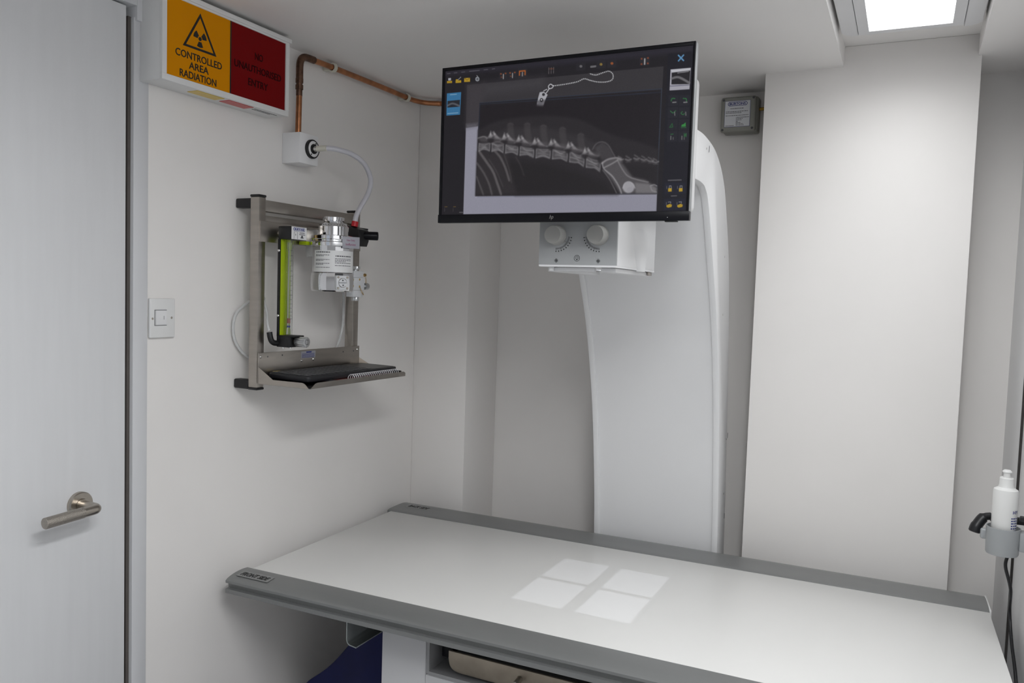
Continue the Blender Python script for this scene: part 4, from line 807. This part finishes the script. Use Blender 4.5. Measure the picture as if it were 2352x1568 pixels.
# filler block
fn = Vector((0.881, -0.473, 0)); ft = Vector((0.473, 0.881, 0)); FB = Matrix((ft, Vector((0, 0, 1)), fn)).transposed(); M = FB.to_4x4(); M.translation = Vector((vx, vy, 1.4965)) + fn * 0.064
fl = MB().box(-0.0165, 0.0165, -0.0180, 0.0180, -0.016, 0.0, 0.002).xform(M).build('filler_block', 'white_metal', VP)
fM = M.copy()
MB().lathe([(0.0105, 0.0006), (0.0105, -0.0030), (0, -0.0030)], (0, 0, 0.0004), (0, 0, 1), 28).xform(fM).build('filler_window', 'chrome', fl)
MB().lathe([(0.0120, 0.0003), (0.0112, 0.0014), (0.0104, 0.0003)], (0, 0, 0), (0, 0, 1), 28).xform(fM).build('window_ring', 'bright_steel', fl)
mb = MB(); mb.box(-0.010, 0.010, -0.0005, 0.0005, 0.0, 0.0012); mb.cyl((0, 0.006, 0), (0, 0.006, 0.0014), 0.0018, 10); mb.cyl((0.001, -0.006, 0), (0.001, -0.006, 0.0014), 0.0018, 10); mb.xform(fM).build('window_parts', 'print_dark', fl)
bs = MB().lathe([(0, 0.0006), (0.0014, 0.0006), (0.0014, 0.0012), (0.0026, 0.0012), (0.0030, 0)], (0, 0, 0), (0, 0, 1), 14).xform(FB.to_4x4()).mesh('screw', 'nickel')
copies(bs, 'screw', [fM @ Vector((sx * 0.0120, sz * 0.0135, 0.0001)) for sx in (-1, 1) for sz in (-1, 1)], fl)
MB().box(0.0785, vx - 0.03, vy - 0.022, vy + 0.022, 1.560, 1.630, 0.004).build('back_bar_block', 'satin_metal', VP)
MB().box(0.082, 0.106, 1.598, 1.612, 1.589, 1.598, 0.001).build('inlet_block', 'lime', VP)['label'] = 'lime green inlet collar'

# ================================================================== black regulator block
RG = thing('outlet_valve', 'black plastic gas outlet block with a stub pipe beside the chrome canister', 'valve', (0.12, 1.79, 1.597))
bp = [(0.0790, 1.650), (0.118, 1.650), (0.150, 1.640), (0.152, 1.612), (0.146, 1.597), (0.0790, 1.600)]
MB().prism(bp, 'y', 1.752, 1.797, 0.002).build('body', 'black_plastic', RG)
MB().box(0.079, 0.110, 1.797, 1.850, 1.646, 1.6505, 0.001).build('top_strap', 'black_plastic', RG)
MB().lathe([(0, 0), (0.0115, 0), (0.0115, 0.036), (0.0105, 0.038), (0.0085, 0.038), (0.0085, 0.020), (0, 0.020)], (0.145, 1.783, 1.626), (0.86, 0.5, 0), 28).build('stub_pipe', 'black_gloss', RG)
MB().cyl((0.135, 1.7515, 1.604), (0.135, 1.7525, 1.604), 0.002, 10).build('screw_hole', 'print_dark', RG)

# ================================================================== white pressure valve with chain
WV = thing('pressure_valve', 'small white block valve with brass screws and chain below the black outlet', 'valve', (0.12, 1.787, 1.452))
MB().box(0.0785, 0.103, 1.772, 1.800, 1.478, 1.518, 0.002).build('mount', 'white_metal', WV)
MB().box(0.102, 0.130, 1.7625, 1.8105, 1.4790, 1.5130, 0.001).build('middle_block', 'white_metal', WV)
MB().box(0.104, 0.129, 1.7640, 1.8065, 1.5135, 1.5310, 0.001).build('upper_block', 'white_metal', WV)
MB().box(0.104, 0.129, 1.7640, 1.8055, 1.4605, 1.4785, 0.001).build('lower_block', 'white_metal', WV)
def flut(z0, z1, r, cx_, cy_, name, m_): 
    P = [(cx_ + (r - (0.0008 if k % 2 else 0)) * math.cos(2 * PI * k / 28), cy_ + (r - (0.0008 if k % 2 else 0)) * math.sin(2 * PI * k / 28)) for k in range(28)]
    MB().prism(P, 'z', z0, z1, 0.0005).build(name, m_, WV)
flut(1.5350, 1.5435, 0.0125, 0.118, 1.785, 'top_knob', 'satin_metal'); MB().cyl((0.118, 1.785, 1.5310), (0.118, 1.785, 1.5352), 0.007, 16).build('top_stem', 'satin_metal', WV)
flut(1.4500, 1.4600, 0.0110, 0.118, 1.785, 'bottom_knob', 'satin_metal')
MB().cyl((0.117, 1.8065, 1.521), (0.117, 1.826, 1.521), 0.0028, 12).build('chain_pin', 'brass', WV)
MB().lathe([(0, -0.004), (0.0045, -0.002), (0.0045, 0.002), (0, 0.004)], (0.117, 1.829, 1.521), (0, 1, 0), 14).build('pin_head', 'brass', WV)
MB().cyl((0.117, 1.8105, 1.4900), (0.117, 1.828, 1.4900), 0.0045, 12).build('side_stem', 'satin_metal', WV)
MB().cyl((0.117, 1.826, 1.4900), (0.117, 1.840, 1.4900), 0.0095, 16).build('side_knob', 'satin_metal', WV)
MB().cyl((0.104, 1.7570, 1.523), (0.116, 1.7645, 1.523), 0.005, 12).build('inlet', 'brass', WV)
for z in (1.508, 1.489): MB().lathe([(0, 0.002), (0.002, 0.0018), (0.0032, 0)], (0.130, 1.788, z), (1, 0, 0), 12).build('screw', 'brass', WV)
def chain_links(path, name, m_):
    path = catmull(path, 8); mb = MB(); acc = 0; k = 0
    for i in range(1, len(path)):
        acc += (path[i] - path[i - 1]).length
        if acc > 0.0042:
            acc = 0; k += 1; d_ = (path[i] - path[i - 1]).normalized(); n_ = d_.cross(Vector((1, 0, 0) if k % 2 else (0.3, 1, 0.2))).normalized(); c_ = path[i]
            mb.tube([c_ + d_ * 0.0028 * math.cos(2 * PI * j / 10) + n_ * 0.0016 * math.sin(2 * PI * j / 10) for j in range(11)], 0.0005, 5)
    mb.build(name, m_, WV)
chain_links([(0.119, 1.829, 1.518), (0.121, 1.829, 1.506), (0.121, 1.828, 1.496)], 'chain', 'brass')
chain_links([(0.132, 1.788, 1.488), (0.134, 1.791, 1.478), (0.134, 1.797, 1.470), (0.132, 1.804, 1.468), (0.126, 1.810, 1.470), (0.121, 1.813, 1.480)], 'chain', 'brass')

# ================================================================== clear tubes behind the rack
def tubeobj(name, pts, r, label, m_='tube_clear', cat='tube'):
    o = MB().tube(catmull(pts, 8), r, 12).build(name, m_); tag(o, label, cat); return o
tubeobj('clear_tube', [(0.062, 1.500, 1.452), (0.030, 1.500, 1.449), (0.014, 1.488, 1.437), (0.010, 1.462, 1.415), (0.010, 1.4515, 1.385), (0.010, 1.457, 1.350), (0.013, 1.476, 1.322), (0.022, 1.500, 1.303), (0.040, 1.54, 1.290)], 0.0036, 'clear tube looping out on the left behind the steel rack')
tubeobj('clear_tube', [(0.0915, 1.4864, 1.3745), (0.086, 1.487, 1.39), (0.070, 1.500, 1.42), (0.052, 1.5075, 1.455), (0.046, 1.508, 1.50)], 0.0030, 'thin clear tube rising from the black elbow of the flowmeter')
tubeobj('clear_tube', [(0.060, 1.800, 1.560), (0.052, 1.815, 1.50), (0.048, 1.826, 1.44), (0.046, 1.826, 1.38), (0.046, 1.812, 1.335), (0.046, 1.785, 1.295)], 0.0034, 'clear tube hanging inside the right upright of the steel rack')
tubeobj('white_tube', [(0.062, 1.846, 1.500), (0.036, 1.868, 1.47), (0.026, 1.880, 1.41), (0.028, 1.874, 1.36), (0.040, 1.862, 1.32), (0.050, 1.85, 1.30)], 0.0042, 'pale tube bulging out right of the steel rack', 'hose_white')

# ================================================================== keyboard and notebook on the tray
KB = thing('keyboard', 'slim black wireless keyboard lying on the steel tray', 'keyboard', (0.155, 1.67, 1.25))
kx0, kx1, ky0, ky1 = 0.086, 0.214, 1.486, 1.858
KM = Matrix.Translation(Vector((0.155, 1.67, 1.2650))) @ Matrix.Rotation(math.radians(1.0), 4, 'Y') @ Matrix.Translation(Vector((-0.155, -1.67, -1.2610)))
MB().prism(rrect(kx0, kx1, ky0, ky1, 0.014), 'z', 1.2555, 1.2690, 0.003, 3).xform(KM).build('case', 'case_black', KB)
MB().prism(rrect(kx0 + 0.008, kx1 - 0.008, 1.755, ky1 - 0.006, 0.006), 'z', 1.2680, 1.2697).xform(KM).build('touch_pad', 'case_grey', KB)
key = MB().box(-0.0074, 0.0074, -0.0071, 0.0071, 0.0, 0.0024, 0.0012, 2).mesh('key', 'key_black')
sp_ = []
for r_ in range(6):
    for c_ in range(14):
        x = kx0 + 0.0185 + r_ * 0.0185; y = ky0 + 0.012 + c_ * 0.0182 + (0.004 if r_ % 2 else 0.0)
        sp_.append(KM @ Matrix.Translation(Vector((x, y, 1.2688))))
copies(key, 'key', sp_, KB)
MB().box(kx0 + 0.002, kx0 + 0.0095, ky0 + 0.018, ky0 + 0.040, 1.2687, 1.2704, 0.0006).xform(KM).build('yellow_mark', 'lens_yellow', KB)['label'] = 'yellow sticker'
MB().box(0.095, 0.105, 1.50, 1.84, 1.2482, 1.2585, 0.001).build('foot', 'case_black', KB)
NB = thing('notebook', 'red and white spiral notebook tucked under the keyboard front edge', 'notebook', (0.2, 1.73, 1.248))
MB().box(0.135, 0.2300, 1.600, 1.835, 1.2482, 1.2490, 0.0002).build('back_cover', 'note_red', NB); MB().box(0.135, 0.2260, 1.602, 1.833, 1.2491, 1.2549, 0.0002).build('pages', 'paper_white', NB)
cv = MB().box(0.135, 0.2300, 1.600, 1.835, 1.2550, 1.2560, 0.0002).build('front_cover', 'note_red', NB)
mb = MB()
for k in range(23):
    y = 1.632 + k * 0.0088; mb.tube([(0.2275 + 0.0098 * math.cos(q), y + 0.0015 * math.sin(q), 1.2584 + 0.0098 * math.sin(q)) for q in [2 * PI * j / 16 for j in range(17)]], 0.0009, 6)
mb.build('spiral_wire', 'wire_white', NB)

# ================================================================== alarm box on the back wall
BB = thing('alarm_box', 'grey plastic oxygen alarm box with a white instruction label high on the back wall', 'alarm box', (0.995, 2.46, 1.973))
MB().box(0.950, 1.050, 2.437, 2.4815, 1.976, 2.078, 0.006, 3).build('base', 'box_grey', BB)
MB().box(0.945, 1.046, 2.425, 2.439, 1.976, 2.078, 0.007, 3).build('lid', 'box_grey', BB)
MB().box(0.9570, 1.0300, 2.4242, 2.4252, 1.9905, 2.0655).build('label_border', 'print_blue', BB)
MB().box(0.9578, 1.0292, 2.4238, 2.4250, 1.9913, 2.0647).build('label', 'paper_white', BB)
burtons((0.9935, 2.4236, 2.0565), BY, 0.056, 0.0120, BB)
its = printed(31, -0.020, 0.020, 0.0155, 0.0018)
for k, (u0, u1, v) in enumerate(((-0.033, 0.031, 0.0070), (-0.033, 0.012, 0.0028), (-0.033, 0.032, -0.0045), (-0.003, 0.034, -0.0105), (-0.003, 0.018, -0.0145), (-0.003, 0.013, -0.0182), (-0.003, 0.004, -0.0220), (-0.003, 0.011, -0.0255), (-0.003, 0.018, -0.0292), (-0.033, -0.006, -0.0335), (-0.003, 0.022, -0.0330))): its += printed(40 + k, u0, u1, v, 0.0016)
bars('label_print', BY, (0.9935, 2.4236, 2.0275), its, 'print_dark', BB)
s_me = MB().lathe([(0, 0.0002), (0.0022, 0.0002), (0.0030, 0.0010), (0.0036, 0)], (0, 0, 0), (0, -1, 0), 14).mesh('screw', 'print_dark')
copies(s_me, 'screw', [(0.9530, 2.4249, 2.0690), (1.0380, 2.4249, 2.0720), (0.9520, 2.4249, 1.9830), (1.0370, 2.4249, 1.9850)], BB)
MB().tube([(1.050, 2.462, 2.045), (1.094, 2.462, 2.047)], 0.0048, 12).build('cable_gland', 'brass_cable', BB)

# ================================================================== bottle, holder, cable on the right wall
bx, by = 1.6760, 1.950
HD = thing('bottle_holder', 'grey plastic cup holder clipped to the right wall', 'holder', (bx, by, 0.972))
MB().lathe([(0, 0.973), (0.0290, 0.973), (0.0305, 0.976), (0.0318, 1.0300), (0.0295, 1.0300), (0.0280, 0.979), (0, 0.979)], (bx, by, 0), (0, 0, 1), 40).build('cup', 'holder_grey', HD)
MB().box(bx + 0.028, 1.7244, by - 0.016, by + 0.016, 0.985, 1.025, 0.003).build('wall_plate', 'holder_grey', HD)
MB().box(bx - 0.040, bx - 0.022, by + 0.012, by + 0.024, 0.995, 1.018, 0.005, 3).build('side_lug', 'holder_grey', HD)
MB().tube(catmull([(bx - 0.020, by + 0.040, 1.040), (bx - 0.034, by + 0.036, 1.036), (bx - 0.046, by + 0.030, 1.018), (bx - 0.050, by + 0.028, 1.004)], 5), 0.01, 14, rad=[0.008] * 5 + [0.011] * 5 + [0.012] * 5 + [0.010]).build('clamp_lever', 'cable_black', HD)
MB().box(bx - 0.022, 1.7244, by + 0.034, by + 0.044, 1.030, 1.045, 0.002).build('clamp_bar', 'cable_black', HD)
MB().box(bx + 0.0250, 1.7244, by - 0.028, by - 0.018, 1.052, 1.062, 0.002).build('strap', 'cable_black', HD)
BT = thing('squeeze_bottle', 'white plastic squeeze bottle standing in the grey holder', 'bottle', (bx, by, 0.979))
MB().lathe([(0, 0.9795), (0.0215, 0.9795), (0.0232, 0.982), (0.0232, 1.105), (0.0222, 1.1095), (0.0150, 1.1140), (0.0140, 1.1150), (0, 1.1150)], (bx, by, 0), (0, 0, 1), 36).build('body', 'bottle_white', BT)
MB().lathe([(0, 1.1145), (0.0145, 1.1145), (0.0140, 1.1165), (0.0132, 1.1185), (0.0130, 1.1330), (0.0115, 1.1350), (0, 1.1350)], (bx, by, 0), (0, 0, 1), 32).build('cap', 'bottle_white', BT)
MB().lathe([(0.0065, 1.1345), (0.0062, 1.1435), (0.0090, 1.1455), (0.0090, 1.1470), (0.0060, 1.1505), (0, 1.1515)], (bx, by, 0), (0, 0, 1), 24).build('spout', 'bottle_white', BT)
def cyl_print(bxx, byy, r, a0, items, name, m_, parent):
    mb = MB()
    for (u0, u1, z0_, z1_) in items:
        rows = [[(bxx + r * math.cos(a0 + (u0 + (u1 - u0) * k / 3) / r), byy + r * math.sin(a0 + (u0 + (u1 - u0) * k / 3) / r), z) for k in range(4)] for z in (z0_, z1_)]
        mb2 = MB().grid(rows); mb._merge(mb2.bm)
    mb.build(name, m_, parent, 60)
va = math.atan2(-1.95, -0.206)       # direction of the room from the bottle
it = []
for k in range(9): it += [(u0, u1, 1.052 - k * 0.0052, 1.0545 - k * 0.0052) for (u0, u1, _, _) in printed(60 + k, 0.0135, 0.031, 0, 0.0016)]
it += [(0.0165, 0.0180, 1.0625, 1.0695), (0.0205, 0.0218, 1.0625, 1.0695), (0.0180, 0.0205, 1.0650, 1.0664), (0.0235, 0.0250, 1.0625, 1.0695), (0.0285, 0.0300, 1.0625, 1.0695), (0.0250, 0.0285, 1.0668, 1.0682)]
cyl_print(bx, by, 0.0234, va, it, 'label_print', 'print_blue', BT)
cb = MB().tube(catmull([(1.689, 1.975, 0.985), (1.690, 1.980, 0.962), (1.688, 1.980, 0.938), (1.7005, 1.985, 0.890), (1.7075, 2.035, 0.825), (1.7110, 2.000, 0.770), (1.7125, 1.930, 0.735), (1.7125, 1.870, 0.690), (1.7125, 1.82, 0.6)], 8), 0.0034, 12).build('black_cable', 'cable_black')
tag(cb, 'black cable hanging down between the table end and the right wall', 'cable')

# clean helper properties
for o in scene.objects:
    if 'base' in o: del o['base']
